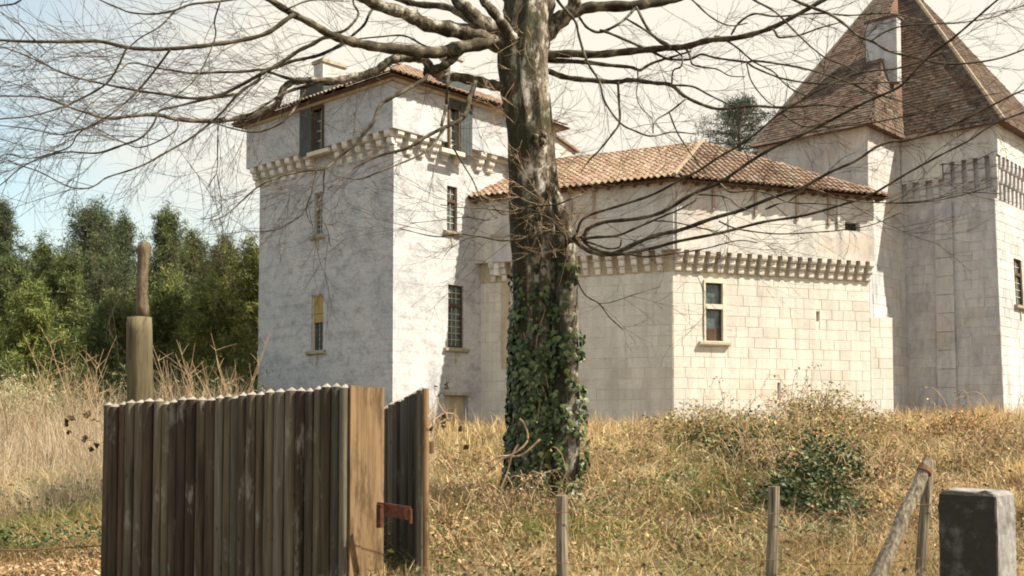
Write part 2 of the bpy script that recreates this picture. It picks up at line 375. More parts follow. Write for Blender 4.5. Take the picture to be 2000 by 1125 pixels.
def casement(parent, fc, r, d=0.0, kind='lattice', sill=True, cols=3, rows=(3, 6), frame=None):
    a0, a1, z0, z1 = r; w = a1-a0
    mb = MB(); t = .07
    fm = frame or BROWNW
    dep = d-.16
    if kind == 'lattice':       # brown wooden frame with transom
        zt = z0+(z1-z0)*rows[1]/(sum(rows))
        mb.fbox(fc, a0, a0+t, z0, z1, dep, dep+.08); mb.fbox(fc, a1-t, a1, z0, z1, dep, dep+.10)
        mb.fbox(fc, a0+t, a1-t, z0, z0+t, dep, dep+.08); mb.fbox(fc, a0+t, a1-t, z1-t, z1, dep, dep+.08)
        mb.fbox(fc, a0+t, a1-t, zt-.05, zt+.08, dep-.01, dep+.10)
        wn = mb.build('window', fm, parent)
        for (za, zb, nr) in ((z0+t, zt-.05, rows[1]), (zt+.08, z1-t, rows[0])):
            p = MB(); p.fbox(fc, a0+t, a1-t, za, zb, dep+.012, dep+.02); p.build('pane', GLASS, wn)
            g = MB()
            for i in range(1, cols):
                s = a0+t+(w-2*t)*i/cols; g.fbox(fc, s-.014, s+.014, za, zb, dep+.022, dep+.05)
            for i in range(1, nr):
                z = za+(zb-za)*i/nr; g.fbox(fc, a0+t, a1-t, z-.014, z+.014, dep+.022, dep+.046)
            g.build('glazing_bars', BARS, wn)
    elif kind == 'cross':       # dressed stone frame, two lights over each other
        zt = z0+(z1-z0)*.58
        mb.fbox(fc, a0-.02, a0+.05, z0, z1, d-.20, d+.035); mb.fbox(fc, a1-.05, a1+.10, z0, z1, d-.2, d+.035)
        mb.fbox(fc, a0-.02, a1+.10, z1, z1+.12, d-.2, d+.04); mb.fbox(fc, a0+.05, a1-.05, zt-.06, zt+.12, d-.18, d+.03)
        wn = mb.build('window', DRESS, parent)
        for za, zb in ((z0, zt-.06), (zt+.12, z1)):
            p = MB(); p.fbox(fc, a0+.05, a1-.05, za, zb, dep+.012, dep+.02); p.build('pane', GLASS, wn)
            f = MB(); t2 = .05
            f.fbox(fc, a0+.05, a0+.05+t2, za, zb, dep+.022, dep+.06); f.fbox(fc, a1-.05-t2, a1-.05, za, zb, dep+.022, dep+.06)
            f.fbox(fc, a0+.1, a1-.1, za, za+t2, dep+.022, dep+.06); f.fbox(fc, a0+.1, a1-.1, zb-t2, zb, dep+.022, dep+.06)
            f.build('sash', BROWNW, wn)
        b = MB(); b.fbox(fc, a0+.1, a1-.1, z0+.05, z0+.48, dep+.025, dep+.05); b.build('lower_board', BROWNW, wn)
    elif kind == 'blind':       # ochre board over upper half, lattice below
        zt = z0+(z1-z0)*.50
        mb.fbox(fc, a0, a0+.04, z0, z1, dep, dep+.08); mb.fbox(fc, a1-.04, a1, z0, z1, dep, dep+.08); mb.fbox(fc, a0+.04, a1-.04, z1-.04, z1, dep, dep+.08)
        wn = mb.build('window', DRESS, parent)
        p = MB(); p.fbox(fc, a0+.04, a1-.04, z0, zt, dep-.05, dep-.04); p.build('pane', GLASS, wn)
        g = MB()
        for i in range(1, 4):
            s = a0+w*i/4; g.fbox(fc, s-.016, s+.016, z0, zt, dep-.038, dep-.01)
        for i in range(1, 6):
            z = z0+(zt-z0)*i/6; g.fbox(fc, a0+.04, a1-.04, z-.014, z+.014, dep-.036, dep-.012)
        g.fbox(fc, a0+.04, a0+w*.32, z0, zt, dep-.036, dep)
        g.build('glazing_bars', BROWNW, wn)
        q = MB(); h = (z1-zt)
        q.fbox(fc, a0+.04, a1-.04, zt, zt+h*.30, dep+.03, dep+.06); q.build('shutter_board', OCHREB, wn)
        q = MB(); q.fbox(fc, a0+.04, a1-.04, zt+h*.315, z1-.04, dep+.03, dep+.065); q.build('shutter_board', OCHREB, wn)
    if sill:
        s = MB(); e = .16*w+.10
        p = fc.pt
        s.hexa([p(a0-e, z0-.20, d+.002), p(a1+e, z0-.20, d+.002), p(a1+e, z0-.14, d+.14), p(a0-e, z0-.14, d+.14)], [p(a0-e, z0-.01, d+.002), p(a1+e, z0-.01, d+.002), p(a1+e, z0-.04, d+.16), p(a0-e, z0-.04, d+.16)])
        s.build('sill', DRESS if kind == 'cross' else OLDSILL, wn)
        if kind != 'cross':
            s = MB(); m_ = (a0+a1)/2; s.fbox(fc, m_-.05, m_+.05, z0-.62, z0-.21, d+.003, d+.03); s.build('drain_spout', OLDSILL, wn)
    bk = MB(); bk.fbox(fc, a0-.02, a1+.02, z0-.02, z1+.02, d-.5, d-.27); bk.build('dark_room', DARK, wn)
    return wn

# canal tile (unit: width along x ~1, length along y, height z); half tube open below, thick rim
def canal_mesh(name, mat):
    V = []; Fs = []; n = 5
    for k, (y, r, h) in enumerate(((0, .5, .42), (1, .42, .36))):
        for i in range(n+1):
            w = math.pi*i/n; V.append((-math.cos(w)*r, y, math.sin(w)*h))
        for i in range(n+1):
            w = math.pi*i/n; V.append((-math.cos(w)*r*.82, y, math.sin(w)*h*.78-.02))
    m = n+1
    for i in range(n):
        Fs.append((i, i+1, 2*m+i+1, 2*m+i)); Fs.append((i, m+i, m+i+1, i+1))
    Fs.append((0, 2*m, 3*m, m)); Fs.append((m-1, 2*m-1, 4*m-1, 3*m-1))
    return mesh_from(name, V, Fs, mat, False)
TILE_ME = canal_mesh('tile', TILE)
def flat_mesh(name, mat):
    V = [(-.5, 0, 0), (.5, 0, 0), (.5, 1.25, -.5), (-.5, 1.25, -.5), (-.5, 0, 1), (.5, 0, 1), (.5, 1.25, .2), (-.5, 1.25, .2)]
    return mesh_from(name, V, [(0, 1, 5, 4), (1, 2, 6, 5), (3, 0, 4, 7), (4, 5, 6, 7)], mat)
FLAT_ME = flat_mesh('flat_tile', TILE_B)
def inpoly(x, y, P):
    c = False; j = len(P)-1
    for i in range(len(P)):
        if (P[i][1] > y) != (P[j][1] > y) and x < (P[j][0]-P[i][0])*(y-P[i][1])/(P[j][1]-P[i][1])+P[i][0]: c = not c
        j = i
    return c
def tile_facet(poly, e0, e1, pu, pv, kind='canal', seed=1, lift=.02, over=.06):
    """poly: 3D points of the facet; e0->e1 the eave"""
    r = random.Random(seed); u = (e1-e0).normalized()
    far = max(poly, key=lambda q: ((q-e0)-u*(q-e0).dot(u)).length)
    v = (far-e0); v -= u*v.dot(u); v.normalize(); n = u.cross(v)
    if n.z < 0: n = -n
    P2 = [((q-e0).dot(u), (q-e0).dot(v)) for q in poly]
    us = [p[0] for p in P2]; vs = [p[1] for p in P2]; out = []
    nu = int((max(us)-min(us))/pu)+1; nv = int((max(vs)-min(vs))/pv)+1
    for k in range(nv):
        for i in range(nu):
            uu = min(us)+(i+.5)*pu; vv = min(vs)+k*pv
            if kind == 'flat': uu += (k % 2)*pu*.5+r.uniform(-.01, .01)
            if not inpoly(uu, vv+pv*.5, P2): continue
            vv2 = vv + r.uniform(-.03, .03)*(.35 if kind == 'flat' else 1) - (over if k == 0 else 0)
            p = e0+u*uu+v*vv2
            ang = r.uniform(-.05, .05); uu2 = (u*math.cos(ang)+v*math.sin(ang)); v2 = (v*math.cos(ang)-u*math.sin(ang))
            if kind == 'canal':
                out.append(mtx(uu2*pu*.62, (v2-n*.06)*pv*1.18, n*pu*.60, p+n*(lift+.05)))
                # channel tile: upturned between covers
                q = e0+u*(uu+pu*.5)+v*vv2
                out.append(mtx(-uu2*pu*.60, (v2-n*.06)*pv*1.18, -n*pu*.45, q+n*(lift+.075)))
            else:
                out.append(mtx(uu2*pu*r.uniform(.90, .98), v2*pv, n*r.uniform(.018, .034), p+n*lift))
    return out
def ridge_tiles(a, b, w, L, seed=3):
    r = random.Random(seed); d = (b-a); n = max(1, int(d.length/L)); t = d.normalized(); s = t.cross(Vector((0, 0, 1))).normalized(); up = s.cross(t)
    return [mtx(s*w, t*L*1.12, up*w*.9, a+t*(i*L)+up*(.03+r.uniform(-.01, .012))+s*r.uniform(-.015, .015)) for i in range(n)]

# ---------------------------------------------------------------- square tower (left)
T0 = at(767, 700, 40.0); T0.z = 0
FL = Face(T0, UL, NL); FR = Face(T0, UR, NR); WLn = 8.75; WRn = 8.5
tower = thing('castle_tower', (T0.x, T0.y, GZ), 'square whitewashed castle tower with low tiled roof, left of the big bare tree', 'tower')
zc = FL.hit(767, 300)[1]     # corbel foot height at corner
ze = FL.hit(767, 160)[1]     # eave
zct = FL.hit(767, 248, .45)[1]
OV = .42
lw = MB(); hl = []
h1 = rect(FL, 614, 376, 630, 459); h2 = rect(FL, 608, 575, 631, 684); hl = [h1, h2]
wall_sheet(lw, FL, 0, WLn, GZ-1, zct, hl)
r1 = rect(FR, 873, 364, 893, 451); r2 = rect(FR, 875, 557, 905, 679); r3 = rect(FR, 868, 772, 915, 850)
wall_sheet(lw, FR, 0, WRn, GZ-1, zct, [r1, r2, r3])
FB1 = Face(T0+UL*WLn, UR, -NR); FB2 = Face(T0+UR*WRn, UL, -NL)
wall_sheet(lw, FB1, 0, WRn, GZ-1, zct); wall_sheet(lw, FB2, 0, WLn, GZ-1, zct)
lw.build('wall', TRENDER, tower)
# upper storey carried on the corbels
uw = MB(); D0 = rect(FL, 613, 214, 630, 292, OV); D1 = rect(FR, 878, 214, 894, 292, OV)
wall_sheet(uw, FL, -OV, WLn+OV, zct, ze, [D0], OV, .3); wall_sheet(uw, FR, -OV, WRn+OV, zct, ze, [D1], OV, .3)
wall_sheet(uw, FB1, -OV, WRn+OV, zct, ze, (), OV); wall_sheet(uw, FB2, -OV, WLn+OV, zct, ze, (), OV)
c0 = [T0+NL*OV+NR*OV, T0+UL*(WLn)+NL*OV-NR*OV, T0+UL*WLn+UR*WRn-NL*OV-NR*OV, T0+UR*WRn+NR*OV-NL*OV]
uw.quad(*[q+Vector((0, 0, zct)) for q in c0])
uw.build('upper_wall', TRENDER, tower)
cm = []
hC = .80
for k in range(15):
    s = -.05+k*.63
    if 3.0 < s < 5.3 and False: continue
    if abs(s-(D0[0]+D0[1])/2) > .75: cm.append(corbel_m(FL, s, zct-.004, .30, hC, OV-.01))
for k in range(17):
    s = .05+k*.63
    if s > WRn: break
    if k in (6, 9): continue
    cm.append(corbel_m(FR, s, zct-.004, .30, hC*rnd.uniform(.85, 1.05), (OV-.01)*rnd.uniform(.9, 1)))
pieces('corbel', CORB_ME, cm, tower)
for fc, w in ((FL, WLn), (FR, WRn)):      # pale string course just under the storey
    st = MB(); st.fbox(fc, -.02, w+.02, zct-.16, zct-.012, .003, OV*.35); st.build('string_course', DRESS, tower)
# windows
casement(tower, FL, h1, kind='lattice', cols=2, rows=(3, 5), frame=OLDSILL)
casement(tower, FL, h2, kind='blind')
casement(tower, FR, r1, kind='lattice', cols=2, rows=(2, 4)); casement(tower, FR, r2, kind='lattice', cols=3, rows=(3, 6))
cd = MB(); cd.fbox(FR, r3[0]-.02, r3[1]+.02, r3[2]-.1, r3[3]-.003, -.6, -.26); cd.build('cellar_opening', STAIN, tower)
cd = MB(); cd.fbox(FR, r3[0]-.1, r3[1]+.1, r3[3], r3[3]+.12, .003, .05); cd.build('lintel', OLDSILL, tower)
def dormer(fc, r, xs0, xs1, ytop):
    a0, a1, z0, z1 = r
    sa, sb = sorted((fc.hit(xs0, 250, OV)[0], fc.hit(xs1, 250, OV)[0])); zt = fc.hit((xs0+xs1)/2, ytop, OV)[1]
    f = MB(); dd = OV
    f.fbox(fc, a0-.10, a0, z0-.06, z1+.1, dd-.2, dd+.06); f.fbox(fc, a1, a1+.10, z0-.06, z1+.1, dd-.2, dd+.06); f.fbox(fc, a0, a1, z1, z1+.1, dd-.2, dd+.06)
    wn = f.build('window', BROWNW, tower)
    p = MB(); p.fbox(fc, a0, a1, z0, z1, dd-.22, dd-.2); p.build('pane', GLASS, wn)
    g = MB(); m_ = (a0+a1)/2; g.fbox(fc, m_-.02, m_+.02, z0, z1, dd-.198, dd-.15)
    for i in range(1, 4): z = z0+(z1-z0)*i/4; g.fbox(fc, a0, a1, z-.02, z+.02, dd-.196, dd-.152)
    g.build('glazing_bars', BARS, wn)
    s = MB(); s.fbox(fc, a0-.5, a1+.3, z0-.22, z0-.062, dd+.003, dd+.12); s.build('sill', DRESS, wn)
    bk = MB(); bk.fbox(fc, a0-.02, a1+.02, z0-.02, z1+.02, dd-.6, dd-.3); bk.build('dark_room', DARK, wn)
    n = 4; sw = (sb-sa)/n
    sh = MB()
    sh.fbox(fc, sa, sb, z0-.05, z0+.06, dd+.02, dd+.05); sh.fbox(fc, sa, sb, zt-.3, zt-.2, dd+.02, dd+.05); sho = sh.build('shutter', SHUTTER, tower)
    for i in range(n):
        q = MB(); q.fbox(fc, sa+i*sw+.006, sa+(i+1)*sw-.006, z0-.12-.02*(i % 2), zt-.03*i, dd+.052, dd+.085); q.build('board', SHUTTER, sho)
    # the gabled head that rises through the eave
    ca, cb = min(sa, a0)-.05, max(sb, a1)+.08
    h = MB(); h.fbox(fc, ca, cb, z1+.12, ze+.75, dd-.9, dd+.018); h.build('dormer_head', SHUTTER, tower)
dormer(FL, D0, 588, 611, 196)
dormer(FR, D1, 897, 920, 210)
# lean-to wall end showing right of the trunk
sA_, zA_ = FR.hit(1078, 272); sB_, zB_ = FR.hit(1124, 297)
m = MB(); p = FR.pt; m.hexa([p(WRn+.01, GZ, -3), p(sB_, GZ, -3), p(sB_, GZ, -.01), p(WRn+.01, GZ, -.01)], [p(WRn+.01, zA_+.35, -3), p(sB_, zB_, -3), p(sB_, zB_, -.01), p(WRn+.01, zA_+.35, -.01)]); m.build('lean_to_wall', RENDER_, tower)
m = MB(); m.hexa([p(WRn+.01, zA_+.354, -3.1), p(sB_+.15, zB_-.02, -3.1), p(sB_+.15, zB_-.02, .12), p(WRn+.01, zA_+.354, .12)], [p(WRn+.01, zA_+.46, -3.1), p(sB_+.15, zB_+.08, -3.1), p(sB_+.15, zB_+.08, .12), p(WRn+.01, zA_+.46, .12)]); m.build('lean_to_roof', TILE, tower)
# roof
RE = OV+.45; zr = ze-.02; sl_ = math.tan(math.radians(27))
e = [T0+NL*RE+NR*RE, T0+UL*(WLn)+NL*RE-NR*RE, T0+UL*WLn+UR*WRn-NL*RE-NR*RE, T0+UR*WRn+NR*RE-NL*RE]
e = [q+Vector((0, 0, zr)) for q in e]
half = (WLn+2*RE)/2
ra = e[0]+UL*half+UR*half; rb = e[3]+UL*half-UR*half
ra.z = rb.z = zr+half*sl_
dk = MB(); dk.add([e[0], e[1], e[2], e[3], ra, rb], [(0, 1, 4), (1, 2, 5, 4), (2, 3, 5), (3, 0, 4, 5)])
dk.add([q-Vector((0, 0, .05)) for q in e], [(3, 2, 1, 0)])
roof = dk.build('roof', ROOFD, tower)
ts = tile_facet([e[0], e[1], ra], e[0], e[1], .25, .36, seed=2)+tile_facet([e[3], e[0], ra, rb], e[3], e[0], .25, .36, seed=4)
ts += ridge_tiles(e[0], ra, .17, .38)+ridge_tiles(ra, rb, .17, .38)+ridge_tiles(e[1], ra, .17, .38)
pieces('tile', TILE_ME, ts, roof)
# genoise (two rows of tile ends mortared under the eave)
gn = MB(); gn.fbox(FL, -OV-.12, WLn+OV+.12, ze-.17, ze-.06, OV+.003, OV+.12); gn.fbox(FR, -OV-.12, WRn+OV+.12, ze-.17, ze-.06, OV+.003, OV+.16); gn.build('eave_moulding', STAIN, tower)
def chimney(parent, x0, xm, x1, ytop, ybot, Y, mat=STONE, cap=True, lab=None):
    P = at(xm, ytop, Y); w1 = abs(xm-x0)*pxw(Y)/.70; w2 = abs(x1-xm)*pxw(Y)/.66; zb = at(xm, ybot, Y).z; zt = P.z
    fl = Face((P.x, P.y), UL, NL); m = MB(); m.fbox(fl, 0, w1, zb, zt-.14, -w2, 0); ch = m.build('chimney', mat, parent)
    if cap:
        m = MB(); m.fbox(fl, -.07, w1+.07, zt-.138, zt, -w2-.07, .07); m.build('cap', OLDSILL, ch)
    return ch
chimney(tower, 610, 631, 668, 114, 215, 43.6, RENDER_)
chimney(tower, 862, 880, 902, 106, 200, 46.5, RENDER_)

# ---------------------------------------------------------------- hall between the towers
HN1 = Vector((-.436, -.90, 0)); HU1 = Vector((-.90, .436, 0))
HN2 = Vector((.35, -.937, 0)); HU2 = Vector((.937, .35, 0))
C0 = Vector((5.995, 39.94, 0))
H1 = Face(C0, HU1, HN1); H2 = Face(C0, HU2, HN2)
L1 = 8.3; L2 = 10.06; L2c = 8.95
hall = thing('castle_hall', (C0.x, C0.y, GZ), 'low cream stone castle hall with orange tiled roof between the two towers', 'castle hall')
OH = .34
zt_ = H2.hit(1330, 487, OH)[1]; zb_ = H2.hit(1330, 527, OH)[1]; zev = H2.hit(1315, 352, OH)[1]
w_ = rect(H2, 1375, 553, 1413, 666); s1_ = rect(H2, 1594, 608, 1600, 628); s2_ = rect(H2, 1518, 747, 1524, 781)
holes2 = [w_, s1_, s2_]
mb = MB()
wall_sheet(mb, H1, 0, L1, GZ-1, zt_, ()); wall_sheet(mb, H2, 0, L2c, GZ-1, zt_, holes2)
z62 = H2.hit(1722, 620)[1]; mb.fbox(H2, L2c-.02, L2, GZ-1, z62, -.9, .0)  # wall end cut low: its top edge imitates the great tower's cast-shadow step
mb.build('wall', MORTAR, hall)
stones = course_stones(H2, L2c, L2, GZ-.1, z62, (), .41, .7)
stones += course_stones(H2, 0, L2c, GZ-.1, zb_-.02, [(w_[0]-.03, w_[1]+.11, w_[2]-.22, w_[3]+.12), s1_, s2_], .41, .74)
stones += course_stones(H1, 0, L1, GZ-.1, zb_-.02, (), .41, .74)
pieces('stone', STONE_ME, stones, hall)
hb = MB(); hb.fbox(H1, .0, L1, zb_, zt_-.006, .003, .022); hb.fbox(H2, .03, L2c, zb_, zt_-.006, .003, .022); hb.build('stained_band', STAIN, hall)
cm = []; n2 = 20
for k in range(n2):
    cm.append(corbel_m(H2, .18+k*(L2c-.3)/(n2-1), zt_-.004, .235, zt_-zb_, OH-.01, .022))
for k in range(15):
    cm.append(corbel_m(H1, .45+k*.50, zt_-.004, .22, zt_-zb_, OH-.01, .022))
pieces('corbel', CORB_ME, cm, hall)
pw = MB(); ho = rect(H2, 1650, 434, 1680, 451, OH)
wall_sheet(pw, H1, -OH*.45, L1, zt_, zev, (), OH, .3); wall_sheet(pw, H2, -OH*.45, L2c, zt_, zev, [ho], OH, .3)
p0 = C0+HN1*OH; p1 = C0+HN2*OH
k0 = (H1.pt(-OH*.45, zt_, OH)); k1 = H1.pt(L1, zt_, OH); k2 = H1.pt(L1, zt_, -.1); k3 = C0+Vector((0, .2, zt_)); k4 = H2.pt(L2c, zt_, -.1); k5 = H2.pt(L2c, zt_, OH)
pw.add([k0, k1, k2, k3, k4, k5], [(0, 1, 2, 3), (0, 3, 4, 5)])
pw.quad(H2.pt(L2c, zt_, OH), H2.pt(L2c, zev, OH), H2.pt(L2c, zev, -.1), H2.pt(L2c, zt_, -.1))
pw.build('parapet_wall', RENDER_, hall)
bk = MB(); bk.fbox(H2, ho[0]-.02, ho[1]+.02, ho[2]-.02, ho[3]+.02, OH-.6, OH-.28); bk.build('dark_opening', DARK, hall)
sm = MB()
for a in (s1_, s2_): sm.fbox(H2, a[0]-.01, a[1]+.01, a[2]-.01, a[3]+.01, -.5, -.2)
sm.build('arrow_slit', DARK, hall)
casement(hall, H2, w_, .02, 'cross')
for xp in (1160, 1115): 
    s = H1.hit(xp, 400, OH)[0]; m = MB(); m.fbox(H1, s-.06, s+.06, zev-1.15, zev-.01, OH+.003, OH+.07); m.build('gallery_post', POSTW, hall)
m = MB(); m.fbox(H2, .0-.02, .2, zt_+.01, zev-.01, OH+.004, OH+.06); m.build('corner_pier', RENDER_, hall)
for xp, hh in ((1393, 1.0), (1475, 1.1), (1556, 1.15), (1618, 1.25), (1636, 1.25)):
    s = H2.hit(xp, 410, OH)[0]; m = MB(); m.fbox(H2, s-.055, s+.055, zev-hh, zev-.01, OH+.003, OH+.07); m.build('gallery_post', POSTW if xp != 1636 else RENDER_, hall)
# roof facets
RO = OH+.42
ec = C0+(HN1+HN2)*(RO/1.66); ec.z = zev+.02
e1 = H1.pt(L1+.2, zev+.02, RO); e2 = H2.pt(L2c+.55, zev+.02, RO)
ap = at(1372, 280, 43.5); rl = ap+HU1*9.4; rl.z = ap.z-.0
back1 = rl-HN1*4.0; back1.z = zev; backa = ap-HN1*2.2-HN2*2.5; backa.z = zev
dk = MB(); dk.add([ec, e1, rl, ap, e2, back1, backa], [(0, 1, 2, 3), (0, 3, 4), (3, 2, 5, 6), (3, 6, 4)])
so_ = [ec, e1, H1.pt(L1+.2, zev+.0, OH-.1), C0+Vector((0, 0, zev)), H2.pt(L2c+.4, zev, OH-.1), e2]
dk.add([q-Vector((0, 0, .06)) for q in so_], [(3, 2, 1, 0), (0, 5, 4, 3)])
roof = dk.build('roof', ROOFD, hall)
ts = tile_facet([ec, e1, rl, ap], e1, ec, .26, .36, seed=5)+tile_facet([ec, ap, e2], ec, e2, .26, .36, seed=6)
ts += ridge_tiles(ap, rl, .16, .4)+ridge_tiles(ap, e2, .16, .4)
pieces('tile', TILE_ME, ts, roof)
hp = MB(); hp.tube([ec+Vector((0, 0, .09)), ap+Vector((0, 0, .11))], .085, 6); hp.build('hip', HIPC, roof)
rf = []
rme = mesh_from('rafter', [(-.5, 0, -1), (.5, 0, -1), (.5, 1, -1), (-.5, 1, -1), (-.5, 0, 0), (.5, 0, 0), (.5, 1, 0), (-.5, 1, 0)], [(0, 1, 5, 4), (1, 2, 6, 5), (2, 3, 7, 6), (3, 0, 4, 7), (0, 3, 2, 1)], UNDER)
for k in range(16): rf.append(mtx(H1.u*.08, -H1.n*.5, Vector((0, 0, .10)), H1.pt(.3+k*.52, zev-.045, RO-.06)))
for k in range(18): rf.append(mtx(H2.u*.08, -H2.n*.5, Vector((0, 0, .10)), H2.pt(.3+k*.52, zev-.045, RO-.06)))
pieces('rafter', rme, rf, roof)
# latrine box hung on the shaded wall beside the square tower
bx = MB(); ra_ = rect(H1, 962, 462, 1008, 511, .5); bx.fbox(H1, ra_[0], ra_[1], ra_[2], ra_[3], .023, .5); lb = bx.build('latrine_box', STONE_GREY, hall)
bx = MB(); bx.fbox(H1, ra_[0]-.05, ra_[1]+.05, ra_[3]+.003, ra_[3]+.12, .023, .56); bx.build('cap', OLDSILL, lb)
b0 = H1.hit(980, 520)[0]; b1 = H1.hit(996, 520)[0]; zz = H1.hit(988, 720)[1]
bx = MB(); bx.fbox(H1, min(b0, b1), max(b0, b1), zz, ra_[2]-.003, .023, .05); bx.build('chute', STAIN, lb)
bx = MB(); wA = .12; bx.fbox(H1, ra_[0], ra_[0]+.22, ra_[2]-.5, ra_[2]-.004, .024, .42); bx.build('bracket', CORB, lb)
bx = MB(); bx.fbox(H1, ra_[1]-.22, ra_[1], ra_[2]-.5, ra_[2]-.004, .024, .42); bx.build('bracket', CORB, lb)

# ---------------------------------------------------------------- great tower (right)
Pb = Vector((14.5, 43.4, 0)); R0 = Vector((19.62, 43.36, 0))
bl_ = (R0-Pb).dot(UR); cl_ = (R0-Pb).dot(-UL); INN = Pb+UR*bl_
great = thing('castle_tower', (R0.x, R0.y, GZ), 'tall grey stone tower under a steep brown pyramid roof, at the right edge', 'tower')
zlo = GZ-1
ZC = Face(R0, UL, NL).hit(1940, 385)[1]
def bat(z): return max(0.0, (ZC-z))*.035
GA = Face(Pb, UL, NL); GB = Face(Pb, UR, NR, bat); GC = Face(R0, UL, NL, bat, 1); GD = Face(R0, UR, NR, bat, 1)
zcor = GC.hit(1935, 372, .25)[1]; zctp = GC.hit(1935, 303, .25)[1]; zeG = GC.hit(1935, 243, .25)[1]
OG = .24
ALn = 5.0
sl1 = rect(GC, 1836, 573, 1840, 597); sl2 = rect(GC, 1836, 561, 1840, 574)
wd = rect(GD, 1977, 507, 1992, 597)
mb = MB(); wall_sheet(mb, GB, 0, bl_, zlo, zeG); wall_sheet(mb, GA, 0, ALn, zlo, zeG)
wall_sheet(mb, GC, 0, cl_, zlo, zctp, [(sl1[0], sl1[1], sl1[2], sl2[3])]); wall_sheet(mb, GD, 0, 9, zlo, zctp, [wd])
mb.build('wall', MORTAR_G, great)
st = course_stones(GC, -.0, cl_-.02, GZ-.2, zcor, [(sl1[0]-.01, sl1[1]+.01, sl1[2], sl2[3])], .40, .62)
st += course_stones(GB, 0, bl_-.03, GZ-.2, zeG-.05, (), .40, .62)
st += course_stones(GD, 0, 4.2, GZ-.2, zcor, [(wd[0]-.1, wd[1]+.1, wd[2]-.2, wd[3]+.1)], .40, .62)
pieces('stone', STONEG_ME, st, great)
# flat buttress strip on the shaded face
xa = GC.hit(1831, 600)[0]; xb = GC.hit(1864, 600)[0]
m = MB()
for k in range(14):
    z0 = zlo+(zcor-.2-zlo)*k/14; z1 = zlo+(zcor-.2-zlo)*(k+1)/14-.018
    b_ = MB(); b_.fbox(GC, min(xa, xb), max(xa, xb), z0, z1, .03, .12+.01*(k % 2)); b_.build('buttress_stone', STONE_GREY, great)
sm = MB(); sm.fbox(GC, sl1[0]-.02, sl1[1]+.02, sl1[2], sl2[3], -.5, -.2); sm.build('arrow_slit', DARK, great)
sm = MB(); zm = (sl2[2]); sm.fbox(GC, sl1[0]-.10, sl1[1]+.10, zm-.05, zm+.05, .045, .055); sm.build('slit_cross', DARK, great)
# upper storey
aw = MB(); wall_sheet(aw, GA, 0, ALn, zb_, zeG, (), .03)
aw.build('upper_wall', RENDER_, great)
uw = MB(); GCu = Face(R0, UL, NL); GDu = Face(R0, UR, NR)
spl = GCu.hit(1840, 330, OG)[0]
wall_sheet(uw, GCu, -OG, spl, zctp, zeG, (), OG); wall_sheet(uw, GDu, -OG, 9, zctp, zeG, (), OG)
zlow = GCu.hit(1815, 352, OG)[1]
wall_sheet(uw, GCu, spl, cl_-.05, zlow, zeG, (), OG+.01)
p = GCu.pt
uw.quad(p(-OG, zctp, OG), p(spl, zctp, OG), p(spl, zctp, 0), p(-OG, zctp, 0)); uw.quad(p(spl, zlow, OG+.01), p(cl_, zlow, OG+.01), p(cl_, zlow, -.05), p(spl, zlow, -.05))
uw.quad(p(spl, zlow, OG+.01), p(spl, zctp, OG+.01), p(spl, zctp, -.02), p(spl, zlow, -.02))
p = GDu.pt; uw.quad(p(-OG, zctp, OG), p(9, zctp, OG), p(9, zctp, 0), p(-OG, zctp, 0))
uw.build('upper_wall', RENDER_, great)
cm = []
for k in range(5): cm.append(corbel_m(GCu, -.05+k*spl/4.3, zctp-.004, .26, zctp-zcor, OG-.01, .03))
for k in range(3): cm.append(corbel_m(GCu, spl+.30+k*.55, zlow-.004, .24, .95, OG-.01, .04))
for k in range(9): cm.append(corbel_m(GDu, .12+k*.5, zctp-.004, .2, (zctp-zcor)*1.15, OG-.01, .03))
pieces('corbel', corbel_mesh('corbel_grey', STONE_GREY), cm, great)
gb = MB(); gb.fbox(GCu, 0, cl_-.05, zcor-.25, zctp-.01, .0, .026); gb.fbox(GDu, 0, 8.9, zcor-.25, zctp-.01, .0, .026); gb.build('band', STONE_GREY, great)
casement(great, GD, wd, .02, 'lattice', True, 2, (2, 4))
# roof
RG = OG+.35
E_R = R0+NL*RG+NR*RG; E_I = INN+NL*RG+NR*RG*.6; E_P = Pb+NL*.35+NR*.35; E_A = Pb+UL*(ALn+.2)+NL*.35; E_D = R0+UR*9.6+NR*RG-NL*.2; E_D.z = 0
ez = zeG-.02
for q in (E_R, E_I, E_P, E_A, E_D): q.z = ez
AP = at(1752, -52, 50.5)
# V on plane E_A,E_P,AP
nA = (E_P-E_A).cross(AP-E_A).normalized(); rr = ray(1728, 84); V_ = ORG+rr*((E_A-ORG).dot(nA)/rr.dot(nA))
BK = AP+(AP-E_R)*.9; BK.z = ez
BL = E_A+UR*9; BL.z = ez
def flare(a, b, ap):      # bell-cast: first 12 percent of the slope flatter
    return a.lerp(ap, .13)-Vector((0, 0, .45)), b.lerp(ap, .13)-Vector((0, 0, .45))
dk = MB(); dk.add([E_A, E_P, V_, AP, E_I, E_R, E_D, BK, BL], [(0, 1, 2), (0, 2, 3), (1, 4, 2), (4, 5, 3), (4, 3, 2), (5, 6, 3), (6, 7, 3), (7, 8, 3), (8, 0, 3), (0, 8, 7, 6, 5, 4, 1)])
roof = dk.build('roof', ROOFD, great)
ts = tile_facet([E_A, E_P, V_, AP], E_A, E_P, .22, .17, 'flat', 11)+tile_facet([E_P, E_I, V_], E_P, E_I, .22, .17, 'flat', 12)
ts += tile_facet([E_I, E_R, AP, V_], E_I, E_R, .22, .17, 'flat', 13, .03)+tile_facet([E_R, E_D, AP], E_R, E_D, .22, .17, 'flat', 14)
o = pieces('flat_tile', FLAT_ME, ts, roof)
hp = MB(); hp.tube([E_R+Vector((0, 0, .05)), AP+Vector((0, 0, .05))], .10, 6); hp.build('hip', HIPC, roof)
